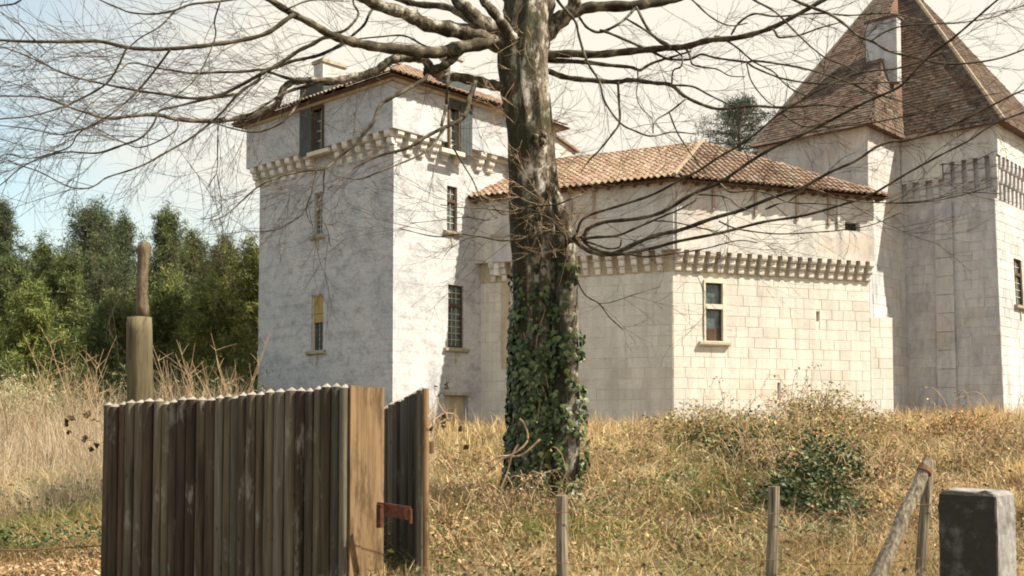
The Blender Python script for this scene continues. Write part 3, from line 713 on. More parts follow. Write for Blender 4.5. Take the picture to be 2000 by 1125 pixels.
hp = MB(); hp.tube([E_A+Vector((0, 0, .02)), AP], .09, 6); hp.build('hip', TILE_B, roof)
chy = MB(); Yc = 45.4; c_ = at(1752, 105, Yc); fl = Face((c_.x, c_.y), UL, NL)
zt1 = at(1752, 32, Yc).z
chy.fbox(fl, 0, 46*pxw(Yc)/.72, c_.z-1.2, zt1, -.42, 0); ch = chy.build('chimney', STONE_GREY, great)
cp = MB(); cp.fbox(fl, -.05, 46*pxw(Yc)/.72+.05, zt1+.002, zt1+.10, -.66, .05); cp.build('cap', TILE_B, ch)
# ================================================================ ground
YS = [-60, 0, 8, 12, 17, 22, 27, 31, 35, 40, 60, 120, 900]
ZS = [-1.9, -1.9, -1.88, -1.70, -1.13, -.84, -.62, -.46, -.33, -.25, -.1, .3, 1.0]
def ss(a, b, x):
    t = np.clip((x-a)/(b-a), 0, 1); return t*t*(3-2*t)
def gz(x, y):
    x = np.asarray(x, float); y = np.asarray(y, float)
    z = np.interp(y, YS, ZS)
    z = z - .42*ss(-2, -8, x)*ss(9, 16, y)*(1-ss(32, 55, y))
    z = z + .40*ss(11, 17, x)*ss(20, 33, y)*(1-ss(50, 70, y)) + .22*ss(2, 7, x)*ss(11, 17, y)*(1-ss(24, 30, y))
    z = z + (.09*np.sin(x*1.3+y*.5)*np.cos(y*.9-x*.4)+.06*np.sin(x*2.1-y*1.1+2))*ss(8, 14, y) + .035*np.sin(x*2.7+1)*np.cos(y*2.3)
    return z + EYE
def gp(x, y): return Vector((x, y, float(gz(x, y))))
def ground_px(px, py):
    r = ray(px, py); lo, hi = 4, 90
    for t in np.linspace(4, 90, 1200):
        q = ORG+r*t
        if q.z < float(gz(q.x, q.y)): return q
    return ORG+r*40
xs = np.concatenate([np.linspace(-600, -45, 14), np.linspace(-40, 40, 161), np.linspace(45, 600, 14)])
ys = np.concatenate([np.linspace(-60, 2, 10), np.linspace(3, 60, 190), np.linspace(65, 900, 24)])
X, Y = np.meshgrid(xs, ys); Z = gz(X, Y)
nx, ny = len(xs), len(ys); V = np.stack([X, Y, Z], -1).reshape(-1, 3)
I = np.arange(nx*ny).reshape(ny, nx); Q = np.stack([I[:-1, :-1], I[:-1, 1:], I[1:, 1:], I[1:, :-1]], -1).reshape(-1, 4)
m_, t_, b_ = new_mat('earth_and_thatch'); g_ = G(t_); p_ = g_.pos()
c_ = g_.ramp(g_.noise(p_, .8, 6, .7), [(.32, (.10, .068, .038)), (.5, (.20, .14, .075)), (.68, (.34, .25, .14))])
c_ = g_.mix(c_, g_.ramp(g_.noise(p_, 22, 5, .8), [(.35, (.45, .42, .40)), (.65, (1, 1, 1))]), .9, 'MULTIPLY')
t_.links.new(c_, b_.inputs['Base Color']); b_.inputs['Roughness'].default_value = .95
g_.bump(g_.noise(p_, 9, 6, .75), b_, .9, .08)
o = obj('ground', mesh_from('ground', V, Q, m_, True)); o['kind'] = 'structure'

# ---------------------------------------------------------------- blades (numpy)
def blades(base, dirs, h, w, lean, cols, K=3):
    """base (N,3); dirs unit horizontal lean direction (N,2); h height, w width, lean = horizontal reach/height; K segments, returns V,F,C"""
    N = len(base); perp = np.stack([-dirs[:, 1], dirs[:, 0]], 1)
    th = rng.uniform(0, 2*np.pi, N); perp = np.stack([np.cos(th), np.sin(th)], 1)
    Vs = []; Cs = []
    for k in range(K+1):
        t = k/K
        x = base[:, 0]+dirs[:, 0]*h*lean*t**1.7; y = base[:, 1]+dirs[:, 1]*h*lean*t**1.7; z = base[:, 2]+h*(t-.38*np.clip(lean, 0, 2.2)*t*t*.8)
        ww = w*(1-.85*t)
        for s in (-.5, .5):
            Vs.append(np.stack([x+perp[:, 0]*ww*s, y+perp[:, 1]*ww*s, z], 1)); Cs.append(cols)
    V = np.stack(Vs, 1); C = np.stack(Cs, 1); n = 2*(K+1)
    f = np.array([[2*k, 2*k+1, 2*k+3, 2*k+2] for k in range(K)])
    Fq = f[None]+(np.arange(N)*n)[:, None, None]
    return V.reshape(-1, 3), Fq.reshape(-1, 4), C.reshape(-1, 3)
def vnoise(x, y, s, seed=0):
    return np.array([noise.noise(Vector((a*s+seed*17.3, b*s-seed*5.1, seed*3.7))) for a, b in zip(x, y)])
STRAW = np.array([[.62, .48, .28], [.52, .38, .20], [.74, .62, .42], [.34, .22, .12], [.58, .42, .22], [.19, .12, .065]])
GREEN = np.array([[.16, .20, .06], [.10, .15, .045], [.22, .24, .08]])
def colmix(n, pg, bright=1.0):
    c = STRAW[rng.integers(0, len(STRAW), n)]; g = GREEN[rng.integers(0, 3, n)]
    c = np.where((rng.random(n) < pg)[:, None], g, c)*bright
    return c*rng.uniform(.75, 1.18, (n, 1))*np.array([1.05, 1.0, .92])
def sample_wedge(n, px0, px1, y0, y1, power=1.0):
    """points spread so that nearer ground gets more of them"""
    u = rng.random(n); k = power
    yy = 1/((1/y1)+(1/y0-1/y1)*u) if k == 1 else y0+(y1-y0)*u
    xx = (rng.uniform(px0, px1, n)-1000)/F*yy
    return xx, yy
parts = []
def castle_clear(x, y):
    """True where no masonry stands"""
    a = (x-T0.x)*(-.679)+(y-T0.y)*(-.734) ; b = (x-T0.x)*.734-(y-T0.y)*.679
    in1 = (a < -.0) & (b < 0)
    c = (x-C0.x)*(-.436)+(y-C0.y)*(-.90); d = (x-C0.x)*.35-(y-C0.y)*.937
    in2 = (c < 0) & (d < 0)
    e = (x-R0.x)*(-.679)+(y-R0.y)*(-.734); f = (x-R0.x)*.734-(y-R0.y)*.679
    in3 = (e < .3) & (f < .3)
    in1 &= (x < 8); in3 &= (x > 13)
    return ~(in1 | in2 | in3)
# matted grass of the bank, right side
N = 84000
x, y = sample_wedge(N, 700, 2250, 7.5, 43); keep = castle_clear(x, y); x = x[keep]; y = y[keep]; N = len(x)
gn_ = np.interp(vnoise(x[:4000], y[:4000], .5, 1), [-1, 1], [-1, 1])
def fastnoise(x, y, s, seed):
    # lattice noise on a coarse grid, bilinear
    gx = np.floor(x*s).astype(int); gy = np.floor(y*s).astype(int); fx = x*s-gx; fy = y*s-gy; fx = fx*fx*(3-2*fx); fy = fy*fy*(3-2*fy)
    def h(a, b): 
        v = np.sin(a*127.1+b*311.7+seed*74.7)*43758.5453; return v-np.floor(v)
    return (h(gx, gy)*(1-fx)+h(gx+1, gy)*fx)*(1-fy)+(h(gx, gy+1)*(1-fx)+h(gx+1, gy+1)*fx)*fy
pg = .12+.40*(fastnoise(x, y, .6, 1) > .58)+.30*(fastnoise(x, y, 1.7, 2) > .66)
pg = pg*np.interp(y, [10, 22, 34], [1, .8, .15])*np.interp(x/y, [.2, .36], [1, .35])
hh = (.09+.30*fastnoise(x, y, .9, 3)**1.6+.12*rng.random(N))*np.interp(y, [8, 30, 43], [.9, 1.3, 1.5])
d = rng.uniform(0, 2*np.pi, N); cl_a = fastnoise(x, y, .8, 5)*6.28*1.5
d = np.where(rng.random(N) < .45, cl_a+rng.normal(0, .6, N), d)
ln = np.abs(rng.normal(1.1, .7, N))
V1 = blades(np.stack([x, y, gz(x, y)-.02+.10*rng.random(N)*hh/.2], 1), np.stack([np.cos(d), np.sin(d)], 1), hh, np.interp(y, [8, 20, 43], [.009, .017, .030])*rng.uniform(.5, 1.6, N), ln, colmix(N, pg, np.interp(fastnoise(x, y, 1.3, 6), [0, 1], [.42, 1.3])[:, None]))
o = obj('dry_grass', mesh_from('dry_grass', V1[0], V1[1], GRASSM, False, V1[2])); props(o, 'matted straw coloured dead grass covering the sunny bank below the castle', 'grass', None, 'stuff')
# taller pale stalks on the right bank, at the wall feet
N = 26000
x = rng.uniform(-6, 24, N); y = rng.uniform(24, 44, N); keep = castle_clear(x, y) & (np.abs(x/y) < .56); x = x[keep]; y = y[keep]; N = len(x)
den = fastnoise(x, y, .45, 9); keep = rng.random(N) < np.clip(den*1.6-.35, .05, 1); x = x[keep]; y = y[keep]; N = len(x)
hh = rng.uniform(.3, .75, N)*(.6+.9*fastnoise(x, y, .5, 11)); d = rng.uniform(0, 6.28, N)
V1 = blades(np.stack([x, y, gz(x, y)], 1), np.stack([np.cos(d), np.sin(d)], 1), hh, rng.uniform(.012, .022, N), np.abs(rng.normal(.35, .3, N)), colmix(N, .05, 1.12))
o = obj('pale_stalks', mesh_from('pale_stalks', V1[0], V1[1], GRASSM, False, V1[2])); props(o, 'thin pale standing stalks along the foot of the castle walls', 'grass', None, 'stuff')
# left meadow: tall dry stalks
N = 34000
x, y = sample_wedge(N, -150, 850, 17, 60); keep = castle_clear(x, y) & ((x/y) < -.02); x = x[keep]; y = y[keep]; N = len(x)
hh = rng.uniform(.3, 1.2, N)*(.4+1.05*fastnoise(x, y, .55, 21))*np.interp(y, [17, 24, 34, 60], [.55, 1.05, 2.0, 2.5])*np.interp(x/y, [-.45, -.3, -.12], [1.0, 1.05, .62])
d = rng.uniform(0, 6.28, N)
cc = np.array([[.60, .48, .32], [.46, .35, .22], [.68, .58, .43], [.30, .22, .13], [.54, .44, .34]])[rng.integers(0, 5, N)]*rng.uniform(.75, 1.1, (N, 1))
V1 = blades(np.stack([x, y, gz(x, y)], 1), np.stack([np.cos(d), np.sin(d)], 1), hh, np.interp(y, [17, 30, 60], [.009, .016, .028])*rng.uniform(.5, 1.6, N), np.abs(rng.normal(.38, .38, N)), cc*np.interp(fastnoise(x, y, .8, 23), [0, 1], [.6, 1.12])[:, None], 4)
o = obj('tall_dry_grass', mesh_from('tall_dry_grass', V1[0], V1[1], GRASSM, False, V1[2])); props(o, 'tall pale dry grass filling the field behind the wooden gate', 'grass', None, 'stuff')
# left foreground: straw tufts over green plants and leaf litter
N = 26000
x, y = sample_wedge(N, -150, 330, 9.5, 24); hh = rng.uniform(.15, .5, N)*(.4+.9*fastnoise(x, y, .9, 31))*np.interp(y, [12.5, 14.5], [.35, 1]); tid = fastnoise(x, y, 1.2, 32)*9
d = tid+rng.normal(0, .9, N); pg = .12+.5*(fastnoise(x, y, .55, 33) > .5)*(y > 11.5)
V1 = blades(np.stack([x, y, gz(x, y)], 1), np.stack([np.cos(d), np.sin(d)], 1), hh, rng.uniform(.005, .012, N), np.abs(rng.normal(.9, .5, N)), colmix(N, pg, 1.0), 4)
o = obj('mixed_grass', mesh_from('mixed_grass', V1[0], V1[1], GRASSM, False, V1[2])); props(o, 'bent straw and green grass blades beside the left end of the gate', 'grass', None, 'stuff')

# leaf-like quads with a fold
def leaves(P, size, cols, flat=.6, aspect=.62):
    N = len(P); n = rng.normal(0, 1, (N, 3)); n[:, 2] = np.abs(n[:, 2])+flat*2; n /= np.linalg.norm(n, axis=1)[:, None]
    a = np.cross(n, rng.normal(0, 1, (N, 3))); a /= np.linalg.norm(a, axis=1)[:, None]; b = np.cross(n, a)
    s = size[:, None]
    V = np.stack([P-a*s*.5, P+b*s*aspect*.5+n*s*.10, P+a*s*.5, P-b*s*aspect*.5+n*s*.12], 1)
    Fq = np.array([[0, 1, 2], [0, 2, 3]])[None]+(np.arange(N)*4)[:, None, None]
    return V.reshape(-1, 3), Fq.reshape(-1, 3), np.repeat(cols, 4, 0)
N = 22000
x, y = sample_wedge(N, -120, 1700, 7.5, 16); x[:9000] = rng.uniform(-.56, -.36, 9000)*y[:9000]; P = np.stack([x, y, gz(x, y)+rng.uniform(0, .10, N)], 1)
lc = np.array([[.42, .27, .14], [.30, .17, .08], [.52, .38, .24], [.22, .13, .07], [.47, .33, .22]])[rng.integers(0, 5, N)]*rng.uniform(.8, 1.15, (N, 1))
V1 = leaves(P, rng.uniform(.035, .085, N), lc, .35)
o = obj('leaf_litter', mesh_from('leaf_litter', V1[0], V1[1], LEAFL, False, V1[2])); props(o, 'fallen brown dead leaves lying on the near ground', 'leaves', None, 'stuff')
# green nettles, left
N = 20000; x, y = sample_wedge(N, -160, 300, 11, 21); k = rng.random(N) < np.clip((fastnoise(x, y, .7, 41)-.42)*5, 0, 1)*np.clip((-x/y-.30)*7, .05, 1); x = x[k]; y = y[k]; N = len(x)
P = np.stack([x, y, gz(x, y)+rng.uniform(.02, .50, N)*fastnoise(x, y, 1.9, 44)], 1); lc = np.array([[.03, .075, .02], [.055, .115, .028], [.04, .09, .04], [.09, .13, .045]])[rng.integers(0, 4, N)]*rng.uniform(.6, 1.4, (N, 1))
GREENL = mat_col('green_leaf', .5, .2, .35)
V1 = leaves(P, rng.uniform(.05, .10, N), lc, .5, .5)
o = obj('nettle_patch', mesh_from('nettle_patch', V1[0], V1[1], GREENL, False, V1[2])); props(o, 'dark green low nettle patch at the bottom left corner', 'nettles', None, 'stuff')
# fan shaped straw tufts, left of the gate
cs = []; 
for px, py in ((110, 905), (165, 890), (60, 880), (190, 930), (30, 930), (95, 950), (140, 935), (175, 960), (20, 870), (70, 990), (120, 870), (185, 865)):
    q = ground_px(px, py); n = 130; cs.append((np.repeat([[q.x, q.y, q.z]], n, 0)+rng.normal(0, .05, (n, 3))*[1, 1, .2]))
P = np.concatenate(cs); N = len(P); d = rng.uniform(0, 6.28, N)
V1 = blades(P, np.stack([np.cos(d), np.sin(d)], 1), rng.uniform(.3, .8, N), rng.uniform(.006, .013, N), rng.uniform(.3, 1.5, N), np.array([[.66, .54, .34]])*rng.uniform(.6, 1.1, (N, 1)), 5)
o = obj('straw_tufts', mesh_from('straw_tufts', V1[0], V1[1], GRASSM, False, V1[2])); props(o, 'fan shaped tufts of bleached straw among the green plants left of the gate', 'grass', None, 'stuff')
# ivy mound on the bank
def mound(name, cx, cy, r, h, n, cols, size, label, cat, flat=.5, rx=1.0, matr=None, hollow=.55):
    th = rng.uniform(0, 6.28, n); ph = np.arccos(rng.uniform(0, 1, n)); rr = rng.uniform(hollow, 1.0, n)**.5
    x = cx+np.cos(th)*np.sin(ph)*r*rx*rr; y = cy+np.sin(th)*np.sin(ph)*r*rr; b = .75+.5*fastnoise(x, y, 2.2, 51)
    P = np.stack([x, y, gz(x, y)+np.cos(ph)*h*rr*b], 1); lc = cols[rng.integers(0, len(cols), n)]*rng.uniform(.6, 1.35, (n, 1))
    V1 = leaves(P, rng.uniform(size*.6, size*1.2, n), lc, flat, .8)
    o = obj(name, mesh_from(name, V1[0], V1[1], matr or GREENL, False, V1[2])); return o, P
IVC = np.array([[.028, .048, .014], [.045, .07, .02], [.10, .125, .045], [.018, .034, .012]])
lob = []
for (px, py, r, h, n) in ((1590, 930, .55, .8, 1700), (1560, 1000, .6, .6, 1500), (1450, 905, .7, .65, 1500), (1380, 885, .6, .5, 900), (1500, 945, .6, .65, 1300), (1660, 900, .5, .5, 700), (1330, 930, .5, .28, 450), (1625, 960, .5, .7, 1100), (1600, 1020, .6, .5, 1000), (1510, 910, .5, .5, 900), (1570, 985, .50, .72, 1300), (1530, 950, .42, .42, 800), (1615, 1010, .36, .40, 700), (1545, 1030, .35, .22, 450), (1490, 915, .45, .30, 500), (1600, 940, .40, .45, 700), (1420, 900, .5, .2, 350), (1640, 975, .25, .30, 300)):
    q = ground_px(px, py); th = rng.uniform(0, 6.28, n); ph = np.arccos(rng.uniform(0, 1, n)); rr = rng.uniform(.25, 1.0, n)**.5*(1+rng.normal(0, .16, n))
    x = q.x+np.cos(th)*np.sin(ph)*r*1.3*rr; y = q.y+np.sin(th)*np.sin(ph)*r*rr
    lob.append(np.stack([x, y, gz(x, y)+np.cos(ph)*h*rr*(.5+.9*fastnoise(x, y, 3.5, 51))], 1))
P = np.concatenate(lob); n = len(P); V1 = leaves(P, rng.uniform(.04, .095, n), IVC[rng.integers(0, 4, n)]*rng.uniform(.5, 1.5, (n, 1)), .25, .8)
o = obj('ivy_mound', mesh_from('ivy_mound', V1[0], V1[1], GREENL, False, V1[2]))
props(o, 'dark green ivy and bramble mound on the bank behind the slim right fence post', 'ivy', None, 'stuff')
q = ground_px(1430, 960); o, _ = mound('ivy_trail', q.x, q.y, 1.5, .35, 1500, IVC*1.7, .07, '', '', .5, 1.3)
props(o, 'thin trail of green ivy running left from the dark ivy mound', 'ivy', None, 'stuff')
q = ground_px(1620, 1100); o, _ = mound('ground_ivy', q.x, q.y+.6, 1.3, .25, 1300, IVC*1.8, .06, '', '', .5, 1.1)
props(o, 'pale green creeping ivy on the ground between fence post and leaning log', 'ivy', None, 'stuff')
# bramble thickets with arching stems
class Tubes:
    def __init__(s, K=7, n=3): s.P = []; s.R = []; s.K = K; s.n = n
    def add(s, pts, rads):
        s.P.append(pts); s.R.append(rads)
    def arrays(s):
        P = np.array(s.P, dtype=float); R = np.array(s.R, dtype=float); N, K, _ = P.shape; n = s.n
        T = np.gradient(P, axis=1); T /= np.linalg.norm(T, axis=2)[..., None]+1e-9
        ref = np.zeros_like(T); ref[..., 2] = 1; ref[..., 0] = .23
        A = np.cross(T, ref); nn = np.linalg.norm(A, axis=2)[..., None]; A = np.where(nn < .05, np.array([1., 0, 0]), A/np.maximum(nn, 1e-6)); B = np.cross(T, A)
        rings = [P+(A*math.cos(2*math.pi*j/n)+B*math.sin(2*math.pi*j/n))*R[..., None] for j in range(n)]
        V = np.stack(rings, 2).reshape(N, K*n, 3)
        f = [[k*n+j, k*n+(j+1) % n, (k+1)*n+(j+1) % n, (k+1)*n+j] for k in range(K-1) for j in range(n)]
        Fq = np.array(f)[None]+(np.arange(N)*K*n)[:, None, None]
        return V.reshape(-1, 3), Fq.reshape(-1, 4)
    def build(s, name, mat, parent=None):
        V, Fq = s.arrays(); return obj(name, mesh_from(name, V, Fq, mat, True), parent)
CANE = mat_simple('dry_bramble_cane', [(.3, (.26, .17, .10)), (.7, (.42, .31, .20))], 5)
BRC = np.array([[.38, .30, .13], [.22, .19, .07], [.46, .38, .20], [.15, .18, .06], [.30, .18, .08], [.20, .22, .08]])
def bramble(x0, y0, r, h, ncane, nleaf, label, lsize=.06, cols=BRC):
    t = thing('bramble_bush', tuple(gp(x0, y0)), label, 'bush'); tb = Tubes(9, 3); LP = []
    for i in range(ncane):
        a = rng.uniform(0, 6.28); rr = r*math.sqrt(rng.random()); b = gp(x0+math.cos(a)*rr, y0+math.sin(a)*rr*.7)
        d = rng.uniform(0, 6.28); L = rng.uniform(.5, 1.5)*h; hgt = rng.uniform(.35, 1.1)*h*(1.55 if rng.random() < .06 else 1); P = []; hf = 1-.65*(rr/r)**2
        for k in range(9):
            u = k/8; P.append((b.x+math.cos(d)*L*.7*u+rng.normal(0, .01), b.y+math.sin(d)*L*.7*u, b.z+hgt*(1-(1.45*u-.95)**2/.9)*hf+rng.normal(0, .01)))
            if k > 2 and rng.random() < .8: LP.append(P[-1])
        tb.add(P, np.linspace(.011, .004, 9))
    tb.build('canes', CANE, t)['kind'] = 'stuff'
    LP = np.array(LP); idx = rng.integers(0, len(LP), nleaf); P = LP[idx]+rng.normal(0, .07, (nleaf, 3))
    V1 = leaves(P, rng.uniform(lsize*.6, lsize*1.3, nleaf), cols[rng.integers(0, len(cols), nleaf)]*rng.uniform(.7, 1.3, (nleaf, 1)), .3, .7)
    obj('leaves', mesh_from('leaves', V1[0], V1[1], LEAFL, False, V1[2]), t)['kind'] = 'stuff'
for (px, Y_, r, h, nc, nl, lab) in ((1600, 27, 1.35, 1.25, 420, 4600, 'brownish bramble bush below the two narrow arrow slits of the hall'),
        (1420, 25.5, 1.3, .95, 360, 3600, 'low tangled bramble bush below the stone cross window'),
        (1290, 27, .8, .75, 120, 900, 'small olive bramble clump below the corner of the hall'),
        (1500, 18.2, 1.0, .75, 160, 1200, 'arching bramble canes over the dark ivy mound'),
        (1880, 24, 1.2, .8, 200, 1500, 'rusty brown dry bush on the bank above the concrete pillar'),
        (1010, 14.9, .8, .6, 110, 500, 'dry brushwood heaped against the foot of the bare tree'),
        (1520, 22.5, 1.5, .75, 320, 3000, 'wide low olive scrub just above the dark ivy mound'),
        (1230, 20.5, 1.1, .4, 130, 700, 'low dry scrub right of the foot of the bare tree'),
        (1700, 16.5, 1.0, .55, 150, 500, 'pale tangle of dry canes between ivy mound and leaning log'),
        (1960, 19.5, 1.1, .7, 200, 900, 'rusty dry canes above the pillar at the right edge'),
        (1740, 30, 1.2, .6, 200, 1300, 'low straw coloured bush at the foot of the grey tower'),
        (1300, 13.2, .9, .35, 110, 600, 'low canes and leaves midway between the two nearest fence posts'),
        (900, 12.8, .7, .5, 90, 500, 'thin tangled brambles just right of the open gate leaf')):
    bramble((px-1000)/F*Y_, Y_, r*1.15, h*(1.12 if Y_ > 22 else 1.4), nc, nl, lab, .055 if Y_ < 20 else .075, BRC*(1.0 if px != 1880 else np.array([1.15, .85, .7])))

# low broad leaves and dead bracken mixed into the bank grass
N = 30000
x, y = sample_wedge(N, 780, 2250, 8, 30); k = rng.random(N) < np.clip(fastnoise(x, y, .8, 61)*1.7-.35, .04, 1); x = x[k]; y = y[k]; N = len(x)
P = np.stack([x, y, gz(x, y)+rng.uniform(.02, .22, N)], 1); BL = np.array([[.44, .30, .15], [.32, .19, .09], [.56, .43, .25], [.13, .16, .06], [.20, .22, .09], [.24, .15, .08], [.50, .38, .18]])
lc = BL[rng.integers(0, 7, N)]*rng.uniform(.7, 1.2, (N, 1)); gm = (fastnoise(x, y, .5, 63) > .56) & (x/y < .33); lc = lc*1.1; lc = np.where(gm[:, None], GREEN[rng.integers(0, 3, N)]*rng.uniform(.6, 1.3, (N, 1)), lc)
V1 = leaves(P, rng.uniform(.035, .085, N)*np.interp(y, [8, 30], [.9, 1.6]), lc, .2, .6)
o = obj('bank_leaves', mesh_from('bank_leaves', V1[0], V1[1], LEAFL, False, V1[2])); props(o, 'small brown and green leaves tangled through the grass of the bank', 'leaves', None, 'stuff')
# long bent straws lying across everything
N = 5000
x, y = sample_wedge(N, 760, 2250, 8, 30); hh = rng.uniform(.25, .7, N); d = rng.uniform(0, 6.28, N)
V1 = blades(np.stack([x, y, gz(x, y)+.05], 1), np.stack([np.cos(d), np.sin(d)], 1), hh*.8, np.interp(y, [8, 30], [.008, .018]), rng.uniform(.6, 2.0, N), np.array([[.68, .56, .36]])*rng.uniform(.7, 1.1, (N, 1)), 5)
o = obj('long_straws', mesh_from('long_straws', V1[0], V1[1], GRASSM, False, V1[2])); props(o, 'long bleached bent straws lying over the bank', 'grass', None, 'stuff')

# tussocks of long dead grass that break up the bank
cs = []; cc_ = []
for i in range(260):
    Yt = 1/(1/32+(1/8.5-1/32)*rng.random()); xt = (rng.uniform(840, 2100)-1000)/F*Yt; n = int(rng.integers(50, 130))
    cs.append(np.array([xt, Yt, float(gz(xt, Yt))])+rng.normal(0, .07, (n, 3))*[1, 1, .1])
    b = np.array([[.66, .52, .32], [.50, .36, .20], [.40, .27, .15], [.24, .17, .09]])[rng.integers(0, 4)]; cc_.append(b*rng.uniform(.65, 1.15, (n, 1)))
P = np.concatenate(cs); N = len(P); d = rng.uniform(0, 6.28, N)
V1 = blades(P, np.stack([np.cos(d), np.sin(d)], 1), rng.uniform(.18, .55, N), np.interp(P[:, 1], [8, 30], [.008, .022])*rng.uniform(.6, 1.4, N), rng.uniform(.3, 1.9, N), np.concatenate(cc_), 4)
o = obj('grass_tussocks', mesh_from('grass_tussocks', V1[0], V1[1], GRASSM, False, V1[2])); props(o, 'brown and bleached tussocks of long dead grass scattered over the bank', 'grass', None, 'stuff')
# dark bramble runners and their leaf tangles between the tussocks
cs = []
for i in range(230):
    Yt = 1/(1/28+(1/8.5-1/28)*rng.random()); xt = (rng.uniform(830, 2000)-1000)/F*Yt; n = int(rng.integers(30, 150)); r = rng.uniform(.12, .5)
    q = np.stack([xt+rng.normal(0, r*1.3, n), Yt+rng.normal(0, r, n)], 1); cs.append(np.stack([q[:, 0], q[:, 1], gz(q[:, 0], q[:, 1])+np.abs(rng.normal(0, .17, n))], 1))
P = np.concatenate(cs); N = len(P); BT = np.array([[.045, .06, .022], [.085, .10, .04], [.20, .12, .06], [.12, .075, .04], [.13, .14, .055], [.30, .19, .10]])
V1 = leaves(P, rng.uniform(.035, .085, N), BT[rng.integers(0, 6, N)]*rng.uniform(.6, 1.4, (N, 1)), .25, .7)
o = obj('bramble_runners', mesh_from('bramble_runners', V1[0], V1[1], GREENL, False, V1[2])); props(o, 'scattered dark green and brown bramble leaves creeping over the bank', 'brambles', None, 'stuff')
# ================================================================ gate, posts, pillar
def mat_slat():
    m, t, b = new_mat('weathered_half_round_slat'); g = G(t); r = g.rand()
    c = g.ramp(r, [(0, (.045, .030, .022)), (.2, (.13, .11, .08)), (.4, (.070, .042, .028)), (.6, (.17, .15, .115)), (.8, (.065, .065, .055)), (1, (.105, .07, .045))])
    st = g.noise(g.pos((26, 26, 1.1)), 1.0, 5, .7); c = g.mix(c, g.ramp(st, [(.32, (.45, .42, .40)), (.66, (1.25, 1.25, 1.25))]), .9, 'MULTIPLY')
    pt = g.noise(g.pos((5, 5, 1.6)), 1.0, 5, .7); c = g.mix(c, (.27, .255, .23), g.ramp(pt, [(.57, (0, 0, 0)), (.68, (.7, .7, .7))]))
    c = g.mix(c, (.018, .014, .012), g.ramp(g.noise(g.pos((6, 6, .55)), 1.0, 4, .6), [(.52, (0, 0, 0)), (.68, (.85, .85, .85))]))
    k = g.n('ShaderNodeTexVoronoi'); k.inputs['Scale'].default_value = 1; g.L(g.pos((9, 9, 3.2)), k.inputs['Vector'])
    c = g.mix(c, (.035, .02, .014), g.ramp(k.outputs['Distance'], [(.06, (.9, .9, .9)), (.12, (0, 0, 0))]))
    g.L(c, b.inputs['Base Color']); b.inputs['Roughness'].default_value = .78; g.bump(st, b, .5, .006); return m
SLAT = mat_slat()
def mat_plank(name, a, bcol, dark):
    m, t, b = new_mat(name); g = G(t); st = g.noise(g.pos((20, 20, .8)), 1.0, 7, .75)
    c = g.ramp(st, [(.36, a), (.58, bcol)])
    bl = g.noise(g.pos((7, 7, 1.7)), 1.0, 5, .65); c = g.mix(c, dark, g.ramp(bl, [(.50, (0, 0, 0)), (.62, (.85, .85, .85))]))
    k = g.n('ShaderNodeTexVoronoi'); k.inputs['Scale'].default_value = 1; g.L(g.pos((6, 6, 2.0)), k.inputs['Vector'])
    c = g.mix(c, (.08, .045, .025), g.ramp(k.outputs['Distance'], [(.05, (.8, .8, .8)), (.10, (0, 0, 0))]))
    g.L(c, b.inputs['Base Color']); b.inputs['Roughness'].default_value = .8; g.bump(st, b, .45, .006); return m
PLANK = mat_plank('sunbleached_plank', (.105, .065, .034), (.235, .155, .085), (.075, .045, .024))
ENDG = mat_simple('pale_cut_end', [(.3, (.19, .165, .14)), (.7, (.34, .31, .28))], 8)
RUST = mat_simple('rusty_iron', [(.3, (.028, .012, .008)), (.5, (.07, .024, .013)), (.7, (.12, .05, .028))], 14, rough=.85)
def half_round(name, n=6):
    V = []; Fs = []
    for z in (0, 1):
        for i in range(n+1):
            w = math.pi*i/n; V.append((-math.cos(w)*.5, -math.sin(w)*.42, z))
    m = n+1
    for i in range(n): Fs.append((i, i+1, m+i+1, m+i))
    Fs.append((m-1, 0, m, 2*m-1)); Fs.append(tuple(range(n, -1, -1)))
    V.append((0, .0, 1.017)); t = len(V)-1
    k = len(Fs)
    for i in range(n): Fs.append((m+i, m+i+1, t))
    Fs.append((2*m-1, m, t))
    me = mesh_from(name, V, Fs, SLAT); me.materials.append(ENDG)
    for i, p in enumerate(me.polygons):
        p.material_index = 1 if i >= k else 0
        if i < n: p.use_smooth = True
    return me
HR = half_round('slat')
def leaf_gate(label, A, B, za, zb, zbot, n, facen, jitter=.012, seed=1, w0=None, topf=None):
    """A,B ends (A near), tops za,zb"""
    r = random.Random(seed); t = thing('wooden_gate', (A[0], A[1], zbot), label, 'gate')
    a = Vector((A[0], A[1], 0)); b = Vector((B[0], B[1], 0)); u = (b-a).normalized(); L = (b-a).length; nn = Vector(facen).normalized()
    x = 0; ws = [r.uniform(.82, 1.18) for _ in range(n)]; s = sum(ws); ws = [w*L/s for w in ws]
    ms = []
    for w in ws:
        c = x+w/2; f = c/L; zt = za+(zb-za)*f + (topf(f) if topf else 0)+r.uniform(-jitter, jitter); p = a+u*c+nn*r.uniform(-.008, .008)
        hgt = zt-zbot
        til = Vector((u.x*r.uniform(-.006, .006), u.y*r.uniform(-.006, .006), 0))
        ux = u if (u.cross(Vector((0, 0, 1)))).dot(nn) < 0 else -u
        ms.append(mtx(ux*w*1.02, -nn*w*r.uniform(1.0, 1.35), Vector((0, 0, hgt))+til*hgt, Vector((p.x, p.y, zbot)))); x += w
    pieces('slat', HR, ms, t)
    fc = Face(a, u, nn)
    for zz in (zbot+.35, zbot+(min(za, zb)-zbot)*.78):
        m = MB(); m.fbox(fc, .02, L-.02, zz, zz+.12, -.10, -.012); m.build('rail', PLANK, t)
    return t, fc, L
Ya = 10.5
A = at(683, 752, Ya); Bq = at(205, 792, 12.0)
